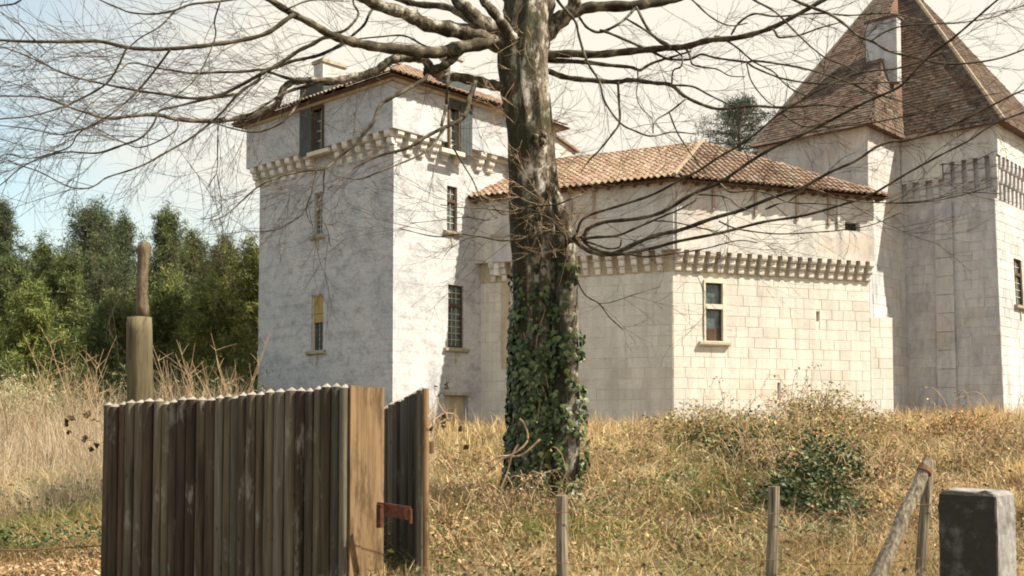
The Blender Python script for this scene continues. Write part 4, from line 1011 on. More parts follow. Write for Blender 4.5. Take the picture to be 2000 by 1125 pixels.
g1, gf, gl = leaf_gate('wooden gate leaf of dark half-round slats facing the camera, in front at the left', (A.x, A.y), (Bq.x, Bq.y), A.z-.025, Bq.z-.025, EYE-1.95, 28, ((A-Bq).cross(Vector((0, 0, 1))).normalized())[:], .02, 4, None, lambda f: .012*math.sin(f*9))
# pale squared post of two boards
pn = Vector((.62, -.785, 0)); pu = Vector((.785, .62, 0))
P0 = at(684, 752, Ya-.02); fp = Face((P0.x, P0.y), pu, pn)
sA = fp.hit(706, 800)[0]; sB = fp.hit(750, 800)[0]; ztp = P0.z-.005
gp_ = thing('gate_post', (P0.x, P0.y, EYE-1.9), 'sunlit square gate post of two pale planks between the gate leaves', 'post')
m = MB(); m.fbox(fp, .0, sA-.003, EYE-2.2, ztp, -.20, .012); m.build('plank', PLANK, gp_)
m = MB(); m.fbox(fp, sA+.003, sB, EYE-2.2, ztp-.012, -.19, .004); m.build('plank', PLANK, gp_)
# right leaf, seen almost edge-on
A2 = at(829, 757, 10.75); B2 = at(755, 796, 14.1)
nL = ((B2-A2).cross(Vector((0, 0, 1)))).normalized()
if nL.x > 0: nL = -nL
g2, gf2, gl2 = leaf_gate('wooden gate leaf swung open and seen almost edge-on, right of the pale post', (A2.x, A2.y), (B2.x, B2.y), A2.z-.03, B2.z-.03, EYE-2.0, 26, nL[:], .02, 9)
m = MB(); m.tube([Vector((A2.x+.03, A2.y-.05, EYE-2.0)), Vector((A2.x+.015, A2.y-.05, A2.z-.01))], .034, 10); m.build('end_pole', PLANK, g2)
# rusty latch on the post
lt = MB(); l0 = at(736, 990, Ya-.1); l1 = at(800, 1002, Ya-.12)
fl2 = Face((l0.x, l0.y), ((l1-l0).x, (l1-l0).y), Vector(((l1-l0).y, -(l1-l0).x, 0)).normalized())
Lr = Vector(((l1-l0).x, (l1-l0).y, 0)).length
lt.hexa([l0+Vector((0, 0, -.07)), l1+Vector((0, 0, -.07)), l1+Vector((.01, .03, -.07)), l0+Vector((.01, .03, -.07))], [l0+Vector((0, 0, .045)), l1+Vector((0, 0, .06)), l1+Vector((.01, .03, .06)), l0+Vector((.01, .03, .045))])
la = thing('gate_latch', tuple(l0), 'short rusty iron latch bar bridging the pale post and the right gate leaf', 'latch')
lt.build('bar', RUST, la)
m = MB(); c = at(742, 1004, Ya-.14); m.tube([c+Vector((0, 0, -.13)), c+Vector((0, 0, .09))], .035, 8); m.build('pin', RUST, la)
m = MB(); c = at(803, 1010, Ya-.34); m.tube([c+Vector((-.01, 0, -.06)), c+Vector((-.01, 0, .075))], .022, 8); m.build('keeper', RUST, la)

# ---------------------------------------------------------------- round post with a log standing on it
BARKW = mat_simple('weathered_round_timber', [(.28, (.045, .036, .02)), (.5, (.105, .085, .05)), (.72, (.165, .135, .085))], 1.0, (16, 16, 1.2), bump=.6, dist=.02)
LOGW = mat_simple('flaking_log_bark', [(.28, (.05, .035, .022)), (.5, (.13, .10, .065)), (.72, (.22, .18, .13))], 1.0, (22, 22, 6), bump=.9, dist=.03)
Yp = 13.2; t = thing('tall_post', (at(274, 900, Yp).x, Yp, float(gz(at(274, 900, Yp).x, Yp))), 'thick round timber post with a thinner log standing on top, behind the gate', 'post')
b0 = at(272, 620, Yp); bx = at(274, 900, Yp); m = MB()
zs = [float(gz(bx.x, Yp))-.3]+[b0.z-1.4+1.4*k/8 for k in range(9)]
m.tube([Vector((bx.x+(b0.x-bx.x)*k/9, Yp, z)) for k, z in enumerate(zs)], [24.5*pxw(Yp)]*9+[23.5*pxw(Yp)], 18, True, .04); m.build('post', BARKW, t, True)
m = MB(); pts = [(279, 621), (278, 600), (277, 575), (278, 550), (279, 525), (280, 505), (282, 490), (283, 480), (283, 475), (282, 472)]
m.tube([at(a, b, Yp) for a, b in pts], [q*pxw(Yp) for q in (13, 12.5, 12, 11, 10.5, 11, 12.5, 11.5, 8, 3)], 14, True, .22); m.build('log', LOGW, t, True)

# ---------------------------------------------------------------- wire fence
FPW = mat_simple('grey_fence_post_wood', [(.36, (.06, .048, .034)), (.5, (.17, .14, .10)), (.64, (.30, .26, .21))], 1.0, (38, 38, 2.0), bump=.6, dist=.01)
wf = thing('wire_fence', tuple(gp(1.2, 9.2)), 'low fence of thin round posts and rusty barbed wire across the bank', 'fence')
fp_ = {}
for (px, py, px2, Y_, w) in ((1098, 968, 1098, 9.4, 12), (1512, 950, 1507, 9.9, 11), (1813, 905, 1798, 10.2, 10.5)):
    top = at(px, py, Y_); bot = at(px2, 1125, Y_); d = (bot-top); zb = float(gz(bot.x, Y_))-.25; k = (zb-top.z)/d.z
    m = MB(); pts = [top+d*k*i/6+Vector((rnd.uniform(-.004, .004), 0, 0)) for i in range(7)]
    m.tube(pts, [w*pxw(Y_)*rnd.uniform(.94, 1.05) for _ in pts], 12, True, .1); m.build('post', FPW, wf, False); fp_[px] = (top, d)
WIREM = mat_simple('rusty_wire', [(.3, (.10, .05, .03)), (.7, (.20, .11, .06))], 9)
def wire(pxs, sag=.03, barbs=True):
    m = MB(); pts = []
    for i in range(len(pxs)-1):
        a = at(*pxs[i]); b = at(*pxs[i+1])
        for k in range(10): f = k/10; pts.append(a.lerp(b, f)-Vector((0, 0, sag*4*f*(1-f)))+Vector((0, 0, rnd.uniform(-.004, .004))))
    pts.append(at(*pxs[-1])); m.tube(pts, .0035, 5)
    if barbs:
        for i in range(0, len(pts)-1):
            q = pts[i].lerp(pts[i+1], .4); m.tube([q+Vector((-.012, .01, -.02)), q+Vector((.012, -.01, .02))], .0022, 4); m.tube([q+Vector((.014, .0, -.018)), q+Vector((-.01, 0, .02))], .0022, 4)
    m.build('wire', WIREM, wf)
wire([(834, 1012, 9.3), (1098, 1000, 9.3), (1512, 1003, 9.8), (1806, 985, 10.1), (2050, 1000, 10.6)])
wire([(834, 1090, 9.3), (1098, 1100, 9.3), (1512, 1092, 9.8), (1803, 1090, 10.1), (2050, 1110, 10.6)], .05)
wf2 = MB(); pts = [at(x_, y_, Y_) for x_, y_, Y_ in ((-60, 1078, 11.5), (0, 1074, 11.6), (60, 1074, 11.7), (120, 1070, 11.8), (200, 1066, 12))]
wf2.tube(pts, .007, 5); o = wf2.build('slack_wire', WIREM); props(o, 'dark slack wire stretched low across the grass left of the gate', 'wire')
# leaning log
ll = thing('leaning_log', tuple(gp(at(1700, 1125, 9.6).x, 9.6)), 'split grey log leaning against the right fence post by the concrete pillar', 'log')
top = at(1816, 897, 9.95); bot = at(1715, 1125, 9.5); d = bot-top; m = MB()
pts = [top+d*1.35*i/9+Vector((rnd.uniform(-.01, .01), 0, rnd.uniform(-.006, .006))) for i in range(10)]
m.tube(pts, [pxw(9.7)*w for w in (10.5, 12, 13, 13, 14, 14.5, 14.5, 15, 16, 16)], 10, True, .25); m.build('log', FPW, ll)
m = MB(); c = top+d*.10; tdir = d.normalized(); m.tube([c-tdir*.02, c+tdir*.025], [pxw(9.7)*15]*2, 12); m.build('wire_binding', WIREM, ll)
# ---------------------------------------------------------------- concrete pillar
def mat_pillar():
    m, t, b = new_mat('lichened_concrete'); g = G(t); p = g.pos()
    f = g.noise(p, 18, 6, .75); c = g.ramp(f, [(.3, (.15, .14, .135)), (.55, (.28, .27, .265)), (.72, (.42, .41, .40))])
    n2 = g.noise(p, 2.3, 6, .7)
    # black algae grows on the face turned away from the sun (north side)
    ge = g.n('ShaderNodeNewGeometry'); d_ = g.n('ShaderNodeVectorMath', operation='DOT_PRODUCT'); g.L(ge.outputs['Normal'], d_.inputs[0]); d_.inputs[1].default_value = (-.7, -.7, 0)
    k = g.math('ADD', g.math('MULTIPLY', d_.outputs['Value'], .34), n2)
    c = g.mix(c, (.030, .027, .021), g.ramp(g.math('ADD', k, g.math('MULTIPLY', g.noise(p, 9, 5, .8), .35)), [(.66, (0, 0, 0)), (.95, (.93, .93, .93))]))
    g.L(c, b.inputs['Base Color']); b.inputs['Roughness'].default_value = .95; g.bump(f, b, .7, .015); return m
Yq = 8.6; pc = at(1945, 962, Yq); fn = Vector((-.706, -.708, 0)); fuL = Vector((-.708, .706, 0))
fcp = Face((pc.x, pc.y), fuL, fn); wl = fcp.hit(1833, 962)[0]; Lf = wl; hs = .40; zt = pc.z
me = bpy.data.meshes.new('concrete_pillar'); import bmesh
bm = bmesh.new(); zb = float(gz(pc.x, Yq))-.4
vs = []
for z, e in ((zb, .012), (zb+.5, .008), (zt-.35, .004), (zt-.03, 0), (zt, -.022)):
    vs.append([bm.verts.new(fcp.pt(a, z+rnd.uniform(-.006, .006), dd)) for a, dd in ((-e, e), (Lf+e, e), (Lf+e, -hs-e), (-e, -hs-e))])
for i in range(len(vs)-1):
    for j in range(4): bm.faces.new((vs[i][j], vs[i][(j+1) % 4], vs[i+1][(j+1) % 4], vs[i+1][j]))
bm.faces.new(vs[-1]); bm.faces.new(vs[0][::-1])
bmesh.ops.recalc_face_normals(bm, faces=bm.faces)
bmesh.ops.subdivide_edges(bm, edges=bm.edges[:], cuts=5, use_grid_fill=True)
for v in bm.verts:
    q = v.co; nn = noise.noise_vector(q*7)*.005+noise.noise_vector(q*25)*.006; v.co = q+nn
bmesh.ops.bevel(bm, geom=[e for e in bm.edges if len(e.link_faces) == 2 and e.calc_face_angle(0) > .9], offset=.012, segments=1, affect='EDGES')
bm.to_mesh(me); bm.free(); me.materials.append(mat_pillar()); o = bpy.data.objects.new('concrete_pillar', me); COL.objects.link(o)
props(o, 'squat square concrete pillar with a blackened face, bottom right corner', 'pillar')
# ---------------------------------------------------------------- bare arching brambles with a few dead leaves
def arch(name, stems, clumps, label, Y_, w=.006, lsz=.06):
    t = thing(name, tuple(ground_px(stems[0][0][0], 1000) if False else gp(at(stems[0][0][0], 1000, Y_).x, Y_)), label, 'bramble')
    for s in stems:
        m = MB(); P = [at(a, b, Y_+.1*i) for i, (a, b) in enumerate(s)]
        Q = []
        for i in range(len(P)-1):
            for k in range(4): Q.append(P[i].lerp(P[i+1], k/4))
        Q.append(P[-1]); m.tube(Q, list(np.linspace(w, w*.45, len(Q))), 5); m.build('cane', CANE, t, True)
    for (a, b, r, n) in clumps:
        c = at(a, b, Y_+.2); P = np.array(c[:])[None]+rng.normal(0, 1, (n, 3))*r*pxw(Y_)*.6
        for p in P:
            V1 = leaves(p[None], np.array([lsz*rng.uniform(.8, 1.5)]), np.array([[.06, .04, .022]])*rng.uniform(.6, 1.8), .1, .8)
            obj('leaf', mesh_from('leaf', V1[0], V1[1], LEAFL, False, V1[2]), t)
arch('arching_bramble', [[(835, 840), (850, 818), (868, 806), (885, 808), (900, 825), (908, 850), (914, 878), (922, 930), (930, 1010)], [(868, 806), (858, 790), (850, 770), (848, 755)], [(835, 815), (845, 800), (852, 780)]],
     [(866, 828, 10, 7), (845, 838, 5, 3), (850, 757, 2, 2), (857, 772, 3, 2), (874, 748, 2, 2), (873, 757, 2, 2), (911, 872, 5, 3), (900, 835, 4, 2)], 'arching bramble with a few dark dead leaves beside the open gate leaf', 9.9)
arch('arching_bramble', [[(215, 880), (200, 850), (190, 822), (175, 808), (155, 808), (135, 815), (128, 825)], [(205, 870), (185, 860), (160, 860), (140, 850), (134, 842)]],
     [(172, 812, 7, 6), (185, 822, 5, 4), (128, 826, 4, 3), (140, 818, 3, 2), (135, 843, 4, 3), (165, 858, 4, 3), (188, 868, 5, 4), (180, 880, 3, 2)], 'dark leaved bramble shoot curling out left of the gate', 13.5, .006, .075)
# ================================================================ pines and backdrop wood
PBARK = mat_simple('pine_bark', [(.3, (.10, .06, .04)), (.7, (.22, .14, .10))], 4)
def tufts(C, n, r, L, cols, updir=.5):
    """needle sprays: n blades round each centre C (M,3)"""
    M = len(C); P = np.repeat(C, n, 0)+rng.normal(0, 1, (M*n, 3))*r*.5; N = len(P)
    d = rng.normal(0, 1, (N, 3)); d[:, 2] += updir; d /= np.linalg.norm(d, axis=1)[:, None]
    a = np.cross(d, rng.normal(0, 1, (N, 3))); a /= np.linalg.norm(a, axis=1)[:, None]
    Ls = (L*rng.uniform(.6, 1.3, N))[:, None]; w = Ls*.10
    V = np.stack([P-a*w, P+a*w, P+d*Ls], 1); Fq = np.arange(N*3).reshape(-1, 3)
    return V.reshape(-1, 3), Fq, np.repeat(cols, 3, 0)
def pine(cx, cy, h, r, label, base=.12, dens=1.0, hue=(1, 1, 1), group=None, shape='round', name='pine_tree'):
    gzv = float(gz(cx, cy)); t = thing(name, (cx, cy, gzv), label, 'tree', group)
    m = MB(); pts = [Vector((cx+rnd.uniform(-.1, .1)*k, cy, gzv-.2+(h*.95)*k/6)) for k in range(7)]
    m.tube(pts, [r*.075*(1-k/7.5) for k in range(7)], 7); m.build('trunk', PBARK, t)
    br = MB(); C = []
    nb = int(46*dens*(h/9))
    for i in range(nb):
        f = base+(1-base)*(i+.5)/nb; z = gzv+h*f; a = i*2.4+rnd.uniform(-.4, .4)
        if shape == 'round': R = r*(math.sin(min(1, (f-base*.5)/(1-base*.5))*math.pi*.86+.32))**.7
        else: R = r*(1-f)**.62+.25
        R *= rnd.uniform(.5, 1.25); n = 5; p0 = Vector((cx, cy, z-.1*R)); rise = rnd.uniform(.15, .5)
        for k in range(1, n+1):
            u = k/n; q = p0+Vector((math.cos(a)*R*u, math.sin(a)*R*u, R*rise*u*u))
            if u > .3:
                for _ in range(3): C.append(q+Vector((rnd.gauss(0, .34), rnd.gauss(0, .34), rnd.gauss(.10, .30)))*max(.6, r/3))
        br.tube([p0, p0+Vector((math.cos(a)*R*.5, math.sin(a)*R*.5, R*rise*.25)), p0+Vector((math.cos(a)*R, math.sin(a)*R, R*rise))], [.05, .035, .015], 4, False)
    for k in range(6): C.append(Vector((cx+rnd.gauss(0, .12), cy, gzv+h*(.90+.11*k/5))))
    top_ = sorted(C, key=lambda q: -q.z)[:max(30, len(C)//2)]
    for q in rnd.sample(top_, 26):
        for k in range(1, 4): C.append(q+Vector((rnd.gauss(0, .04), 0, .27*k)))
    br.build('limbs', PBARK, t)['kind'] = 'stuff'
    C = np.array([c[:] for c in C]); n = 46; M = len(C)
    base_c = np.array([[.075, .09, .042], [.10, .118, .05], [.14, .152, .07], [.05, .064, .032]])*np.array(hue)
    cc = np.repeat(base_c[rng.integers(0, 4, M)]*rng.uniform(.75, 1.3, (M, 1)), n, 0)*rng.uniform(.8, 1.2, (M*n, 1))
    V1 = tufts(C, n, .46*max(.6, r/3), .21, cc)
    o = obj('crown', mesh_from('crown', V1[0], V1[1], NEEDLE, False, V1[2]), t)
    return t
def pxpine(px, ytop, Y_, wpx, label, **k):
    cx = (px-1000)/F*Y_; zt = at(px, ytop, Y_).z; zg = float(gz(cx, Y_)); return pine(cx, Y_, zt-zg, wpx/2*pxw(Y_), label, **k)
PG = 'pines at the far side of the field'
for a in ((172, 422, 62, 170, 'broad tall dark pine behind and left of the round post', 1.5, (.85, .95, .9), 'round'),
          (-8, 412, 58, 120, 'tall dark pine cut by the left edge', 1.3, (.75, .85, .9), 'round'),
          (232, 440, 66, 130, 'pine crown just left of the standing log', 1.2, (.85, .95, .85), 'round'),
          (322, 428, 60, 110, 'pointed pine just right of the standing log', 1.3, (1, 1.08, .8), 'cone'),
          (372, 476, 64, 120, 'lower pine between the pointed pine and the square tower', 1.2, (1.1, 1.15, .8), 'cone'),
          (440, 492, 58, 130, 'light green young pine near the square tower', 1.3, (1.4, 1.4, .85), 'cone'),
          (492, 500, 55, 110, 'yellowish young pine touching the edge of the square tower', 1.3, (1.6, 1.5, .85), 'round'),
          (75, 492, 63, 110, 'short feathery pine in the gap left of the broad tall pine', 1.2, (1.2, 1.25, .8), 'cone'),
          (120, 520, 56, 110, 'bushy low pine in front of the broad tall pine', 1.2, (1.1, 1.15, .8), 'round'),
          (20, 520, 52, 110, 'low bushy pine at the left edge of the field', 1.3, (1.0, 1.1, .8), 'round'),
          (60, 590, 47, 110, 'small bright pine at field edge, far left', 1.3, (1.35, 1.4, .8), 'round'),
          (330, 570, 50, 130, 'small bushy pine at field edge right of the round post', 1.3, (1.25, 1.3, .8), 'round'),
          (220, 600, 48, 130, 'small bushy pine at field edge left of the round post', 1.3, (1.0, 1.1, .8), 'round'),
          (420, 585, 48, 130, 'small bright pine at field edge near the square tower', 1.3, (1.4, 1.4, .8), 'round')):
    pxpine(a[0], a[1], a[2], a[3], a[4], dens=a[5], hue=a[6], shape=a[7], group=PG, base=.06)
# the wood behind, one mass
N = 3600; px = rng.uniform(-400, 640, N); Yf = rng.uniform(68, 80, N)
top = 535+22*np.sin(px*.03)+16*np.sin(px*.11+1); py = top+rng.uniform(0, 1, N)**1.1*(815-top)
C = np.array([at(a, b, c)[:] for a, b, c in zip(px, py, Yf)]); n = 26
base_c = np.array([[.055, .072, .034], [.075, .095, .042], [.10, .118, .05]]); cc = np.repeat(base_c[rng.integers(0, 3, N)]*rng.uniform(.7, 1.3, (N, 1)), n, 0)
V1 = tufts(C, n, 1.7, .55, cc)
o = obj('far_wood', mesh_from('far_wood', V1[0], V1[1], NEEDLE, False, V1[2])); props(o, 'dense dark green pine wood closing the field behind single pines', 'wood', None, 'stuff')
# undergrowth between field and pines
N = 500; px = rng.uniform(-200, 520, N); Yf = rng.uniform(40, 47, N); C = np.array([[(a-1000)/F*c, c, float(gz((a-1000)/F*c, c))+rng.uniform(.3, 2.2)] for a, c in zip(px, Yf)])
cc = np.repeat(np.array([[.12, .14, .05], [.09, .12, .045], [.20, .18, .09]])[rng.integers(0, 3, N)], 26, 0); V1 = tufts(C, 26, .9, .22, cc)
o = obj('undergrowth', mesh_from('undergrowth', V1[0], V1[1], NEEDLE, False, V1[2])); props(o, 'olive green undergrowth where the dry field meets the pines', 'undergrowth', None, 'stuff')
# pale bushy shrub far left
N = 160; C = np.array([[(rng.normal(15, 45)-1000)/F*38, 38+rng.normal(0, .5), float(gz(-18, 38))+rng.uniform(.2, 2.1)] for _ in range(N)])
cc = np.repeat(np.array([[.42, .38, .24], [.34, .32, .19]])[rng.integers(0, 2, N)], 20, 0); V1 = tufts(C, 20, .6, .2, cc)
o = obj('pale_shrub', mesh_from('pale_shrub', V1[0], V1[1], NEEDLE, False, V1[2])); props(o, 'pale straw coloured feathery shrub at the far left of the field', 'shrub')
# bare saplings in the field
SL = ['thin leafless sapling left of the round post, tallest of those there', 'thin leafless sapling second to the left of the round post', 'bare sapling close left of the round post', 'bare sapling below the feathery pine at the far left', 'bare sapling close right of the round post above the gate', 'leafless sapling in the dry grass midway between round post and square tower', 'shorter leafless sapling nearer the square tower', 'tall bare sapling right beside the corner of the square tower', 'leafless sapling at the left edge near the pale shrub']
for i, (px, Y_, h) in enumerate(((155, 30, 4.0), (112, 31, 3.4), (205, 29, 3.1), (65, 33, 3.6), (352, 31, 3.3), (395, 33, 3.4), (430, 30, 3.0), (462, 31, 3.8), (25, 29, 2.8))):
    tb = Tubes(8, 4); b = gp((px-1000)/F*Y_, Y_)
    for k in range(7):
        d = rng.uniform(0, 6.28); L = h*rng.uniform(.55, 1); P = [(b.x+math.cos(d)*L*.28*(j/7)**1.5+rng.normal(0, .02), b.y+math.sin(d)*L*.2*(j/7), b.z+L*j/7) for j in range(8)]
        tb.add(P, np.linspace(.015, .005, 8))
        for q in range(5):
            j = rng.integers(2, 7); s = np.array(P[j]); dd = rng.normal(0, 1, 3); dd[2] = abs(dd[2])+.6; dd /= np.linalg.norm(dd); l = rng.uniform(.3, .9)
            tb.add([s+dd*l*z/7+np.array([0, 0, -.04*(z/7)**2]) for z in range(8)], np.linspace(.008, .003, 8))
    o = tb.build('sapling', CANE); props(o, SL[i], 'sapling', 'saplings in the dry field')
# cedar beyond the hall roof
Yc = 66; t = thing('cedar_tree', ((1450-1000)/F*Yc, Yc, float(gz(14, Yc))), 'dark sparse evergreen crown showing above the hall roof, left of the great tower', 'tree')
zt = at(1445, 188, Yc).z; cx = (1450-1000)/F*Yc; zg = float(gz(cx, Yc)); m = MB(); m.tube([Vector((cx, Yc, zg-.3)), Vector((cx+.2, Yc, zg+8)), Vector((cx-.1, Yc, zt-.6))], [.5, .35, .05], 9); m.build('trunk', PBARK, t)
lm = MB(); C = []
for i in range(70):
    f = i/69; z = zt-.4-f*6.0; R = (.8+3.0*min(1, f*2.2))*rnd.uniform(.6, 1.1); a = i*2.4
    p0 = Vector((cx, Yc, z)); p1 = p0+Vector((math.cos(a)*R, math.sin(a)*R, .12*R)); lm.tube([p0, p1], [.05, .015], 4, False)
    for k in range(15):
        u = .2+.8*k/14; q = p0.lerp(p1, u); C.append((q+Vector((rnd.gauss(0, .2), rnd.gauss(0, .2), rnd.gauss(.03, .07))))[:])
lm.build('limbs', PBARK, t)['kind'] = 'stuff'
C = np.array(C); cc = np.repeat(np.array([[.045, .075, .045], [.06, .09, .05], [.035, .06, .04]])[rng.integers(0, 3, len(C))], 18, 0)
V1 = tufts(C, 18, .34, .22, cc, .4); obj('crown', mesh_from('crown', V1[0], V1[1], NEEDLE, False, V1[2]), t)

# ================================================================ the big bare tree
def mat_bark():
    m, t, b = new_mat('mossy_grey_bark'); g = G(t); p = g.pos((1, 1, .35))
    a = g.noise(g.pos((1, 1, .5)), 2.3, 6, .7); f = g.noise(g.pos((1, 1, .22)), 11, 6, .8); l = g.noise(g.pos((1, 1, .8)), 5.5, 5, .65)
    c = g.ramp(f, [(.34, (.022, .017, .012)), (.48, (.10, .078, .055)), (.66, (.30, .26, .21))])
    c = g.mix(c, (.50, .475, .42), g.ramp(l, [(.50, (0, 0, 0)), (.60, (.85, .85, .85))]))
    c = g.mix(c, (.05, .05, .02), g.ramp(a, [(.50, (0, 0, 0)), (.62, (.8, .8, .8))]))
    # shade painted into the bark, with some moss, on the side away from sun
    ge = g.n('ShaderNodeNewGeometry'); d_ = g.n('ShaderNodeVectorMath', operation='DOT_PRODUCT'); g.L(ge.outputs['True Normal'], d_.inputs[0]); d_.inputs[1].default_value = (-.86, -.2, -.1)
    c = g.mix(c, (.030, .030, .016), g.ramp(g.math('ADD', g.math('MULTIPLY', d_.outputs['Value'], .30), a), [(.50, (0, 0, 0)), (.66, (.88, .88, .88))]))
    g.L(c, b.inputs['Base Color']); b.inputs['Roughness'].default_value = .93
    g.bump(g.math('ADD', f, g.math('MULTIPLY', l, .5)), b, .9, .05); return m
BARK = mat_bark()
TWIGM = mat_simple('twig_bark', [(.3, (.03, .022, .018)), (.7, (.095, .072, .055))], 3)
LIMBM = mat_simple('branch_bark', [(.34, (.018, .014, .009)), (.5, (.055, .045, .030)), (.68, (.19, .165, .12))], 4, (1, 1, 1), bump=.6, dist=.03)
YT = 17.0; S = pxw(YT)
tree_base = gp((1060-1000)*S, YT)
big = thing('bare_tree', tuple(tree_base), 'big leafless tree with mossy grey trunk and sweeping branches in the centre', 'tree')
def loft(rows, Y0, n=40, seed=0.0, flute=.10):
    """rows: (px centre, py, half width px); returns MB tube with fluting"""
    V = []; Fs = []; dense = []
    for i in range(len(rows)-1):
        a, b = rows[i], rows[i+1]; k = max(1, int(abs(b[1]-a[1])/9))
        for j in range(k):
            f = j/k; f2 = f*f*(3-2*f); dense.append((a[0]+(b[0]-a[0])*f2, a[1]+(b[1]-a[1])*f, a[2]+(b[2]-a[2])*f2))
    dense.append(rows[-1])
    for (cx, cy, hw) in dense:
        c = at(cx, cy, Y0)
        for j in range(n):
            w = 2*math.pi*j/n; dx, dy = math.cos(w), math.sin(w)
            q = Vector((dx*1.3+seed, dy*1.3, c.z*.32)); r = 1+flute*1.5*noise.noise(q*1.7)+flute*.8*noise.noise(Vector((dx*4, dy*4, c.z*.8+seed)))+.035*noise.noise(Vector((dx*9, dy*9, c.z*5)))
            V.append(c+Vector((dx, dy, 0))*hw*S*r)
    N = len(dense)
    for i in range(N-1):
        for j in range(n): Fs.append((i*n+j, i*n+(j+1) % n, (i+1)*n+(j+1) % n, (i+1)*n+j))
    Fs.append(tuple(range(n))); Fs.append(tuple(range((N-1)*n, N*n)))
    return V, Fs
V, Fs = loft([(1052, 990, 70), (1052, 955, 63), (1052, 900, 57), (1052, 820, 55), (1053, 740, 53), (1053, 660, 51), (1052, 590, 49), (1049, 520, 48), (1046, 450, 49), (1043, 380, 49), (1038, 300, 48), (1032, 230, 47), (1024, 170, 48), (1022, 120, 50), (1026, 80, 52), (1030, 45, 47), (1034, 0, 40), (1034, -60, 34), (1028, -160, 28), (1024, -300, 20)], YT)
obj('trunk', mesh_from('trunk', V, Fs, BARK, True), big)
V, Fs = loft([(1102, 960, 30), (1104, 880, 27), (1106, 800, 25), (1107, 720, 24), (1106, 640, 23), (1106, 570, 22), (1107, 510, 21), (1104, 470, 19), (1098, 430, 15), (1090, 395, 11), (1078, 360, 7)], YT-.42, 20, 4.0)
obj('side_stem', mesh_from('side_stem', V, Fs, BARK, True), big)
# knots
kb = MB(); c = at(1052, 268, YT-.36)
for k in range(5): kb.tube([c+Vector((rnd.gauss(0, .06), .1, rnd.gauss(0, .06))), c+Vector((rnd.gauss(0, .07), -.10, rnd.gauss(0, .07)))], [.09, .035], 8, True, .3)
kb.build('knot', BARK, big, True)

def spline(pts, sub=5):
    P = [np.array(p, float) for p in pts]; P = [2*P[0]-P[1]]+P+[2*P[-1]-P[-2]]; out = []
    for i in range(1, len(P)-2):
        for k in range(sub):
            t = k/sub; a, b, c, d = P[i-1], P[i], P[i+1], P[i+2]
            out.append(.5*((2*b)+(-a+c)*t+(2*a-5*b+4*c-d)*t*t+(-a+3*b-3*c+d)*t**3))
    out.append(P[-2]); return out
BR = []   # (3D points, radii)
def branch(pts, w0, w1, Y0, Y1, twig=1.0, mat=None, tw_len=1.0):
    sp = spline([(a, b) for a, b in pts]); n = len(sp); P = []; R = []
    L = [0]
    for i in range(1, n): L.append(L[-1]+np.linalg.norm(sp[i]-sp[i-1]))
    ph = rnd.uniform(0, 6)
    for i, q in enumerate(sp):
        f = L[i]/L[-1]; Y_ = Y0+(Y1-Y0)*f+.18*math.sin(f*7+ph)*min(1, f*4)
        P.append(at(q[0], q[1], Y_)); R.append((w0+(w1-w0)*f)*.5*(.86 if w0 > 12 else .92)*pxw(Y_)*(1+.10*math.sin(i*1.7+ph)+rnd.uniform(-.05, .05)))
    R = [max(r, .0045) for r in R]
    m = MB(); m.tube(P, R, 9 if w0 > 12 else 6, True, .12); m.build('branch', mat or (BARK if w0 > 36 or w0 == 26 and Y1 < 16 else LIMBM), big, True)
    BR.append((P, R, twig, tw_len))
B = branch
# left limbs
B([(1000, 75), (953, 83), (900, 93), (847, 103), (788, 97), (729, 91), (681, 80), (644, 67), (607, 45), (569, 26), (527, 0), (470, -35), (380, -70)], 34, 7, 17, 13.5)
B([(575, 28), (563, 36), (524, 63), (480, 77), (411, 88), (352, 94), (300, 96), (250, 93), (188, 80), (117, 82), (0, 78), (-120, 60), (-220, 20)], 10, 4.5, 14.6, 12.5, 1.2)
B([(1000, 88), (970, 85), (927, 69), (887, 59), (833, 48), (793, 27), (740, 11), (700, -12), (640, -50), (540, -100)], 42, 16, 17, 15)
B([(985, 75), (960, 72), (927, 48), (900, 27), (868, 13), (820, 9), (783, 0), (730, -25), (660, -60)], 20, 9, 17.3, 19)
B([(1005, 95), (967, 61), (927, 32), (895, 0), (860, -50), (800, -130)], 40, 20, 17, 16.5)
B([(1005, 80), (996, 67), (967, 27), (945, 0), (930, -40), (900, -110)], 26, 16, 16.6, 15.8)
B([(1030, 80), (1008, 20), (1000, -30), (985, -130), (970, -260)], 62, 38, 17, 17)
B([(1040, 90), (1058, 30), (1066, -30), (1090, -130), (1100, -260)], 60, 36, 17.1, 17.4)
B([(1045, 95), (1080, 55), (1110, 27), (1122, 4), (1132, -30), (1160, -110)], 38, 22, 17, 17)
B([(1010, 178), (988, 171), (960, 166), (927, 158), (887, 149), (850, 142), (829, 118), (800, 113), (767, 117), (751, 127), (729, 141), (687, 152), (649, 159), (610, 158), (575, 160), (554, 172), (547, 190), (536, 207), (485, 227), (415, 236), (348, 233), (305, 224), (250, 227), (211, 231), (150, 214), (78, 190), (0, 188)], 26, 2.5, 17, 14.0, 1.2)
B([(622, 158), (599, 168), (570, 176), (548, 186), (510, 210), (480, 228)], 8, 4, 15.8, 15)
B([(640, 158), (600, 158), (560, 152), (512, 137), (480, 140), (430, 141), (376, 143), (309, 133), (256, 123), (230, 140), (180, 155), (120, 150)], 7, 2, 15.9, 14.5)
B([(928, 160), (925, 172), (916, 195), (912, 218), (896, 236), (864, 251), (836, 265), (793, 290), (740, 304), (690, 330), (640, 370)], 12, 2.5, 16.5, 14.5)
B([(868, 250), (858, 265), (847, 283), (822, 302), (775, 322), (735, 338), (700, 350), (650, 342)], 6, 2, 15.5, 14)
B([(875, 148), (873, 175), (873, 197), (868, 222), (862, 245)], 9, 7, 16.2, 15.7)
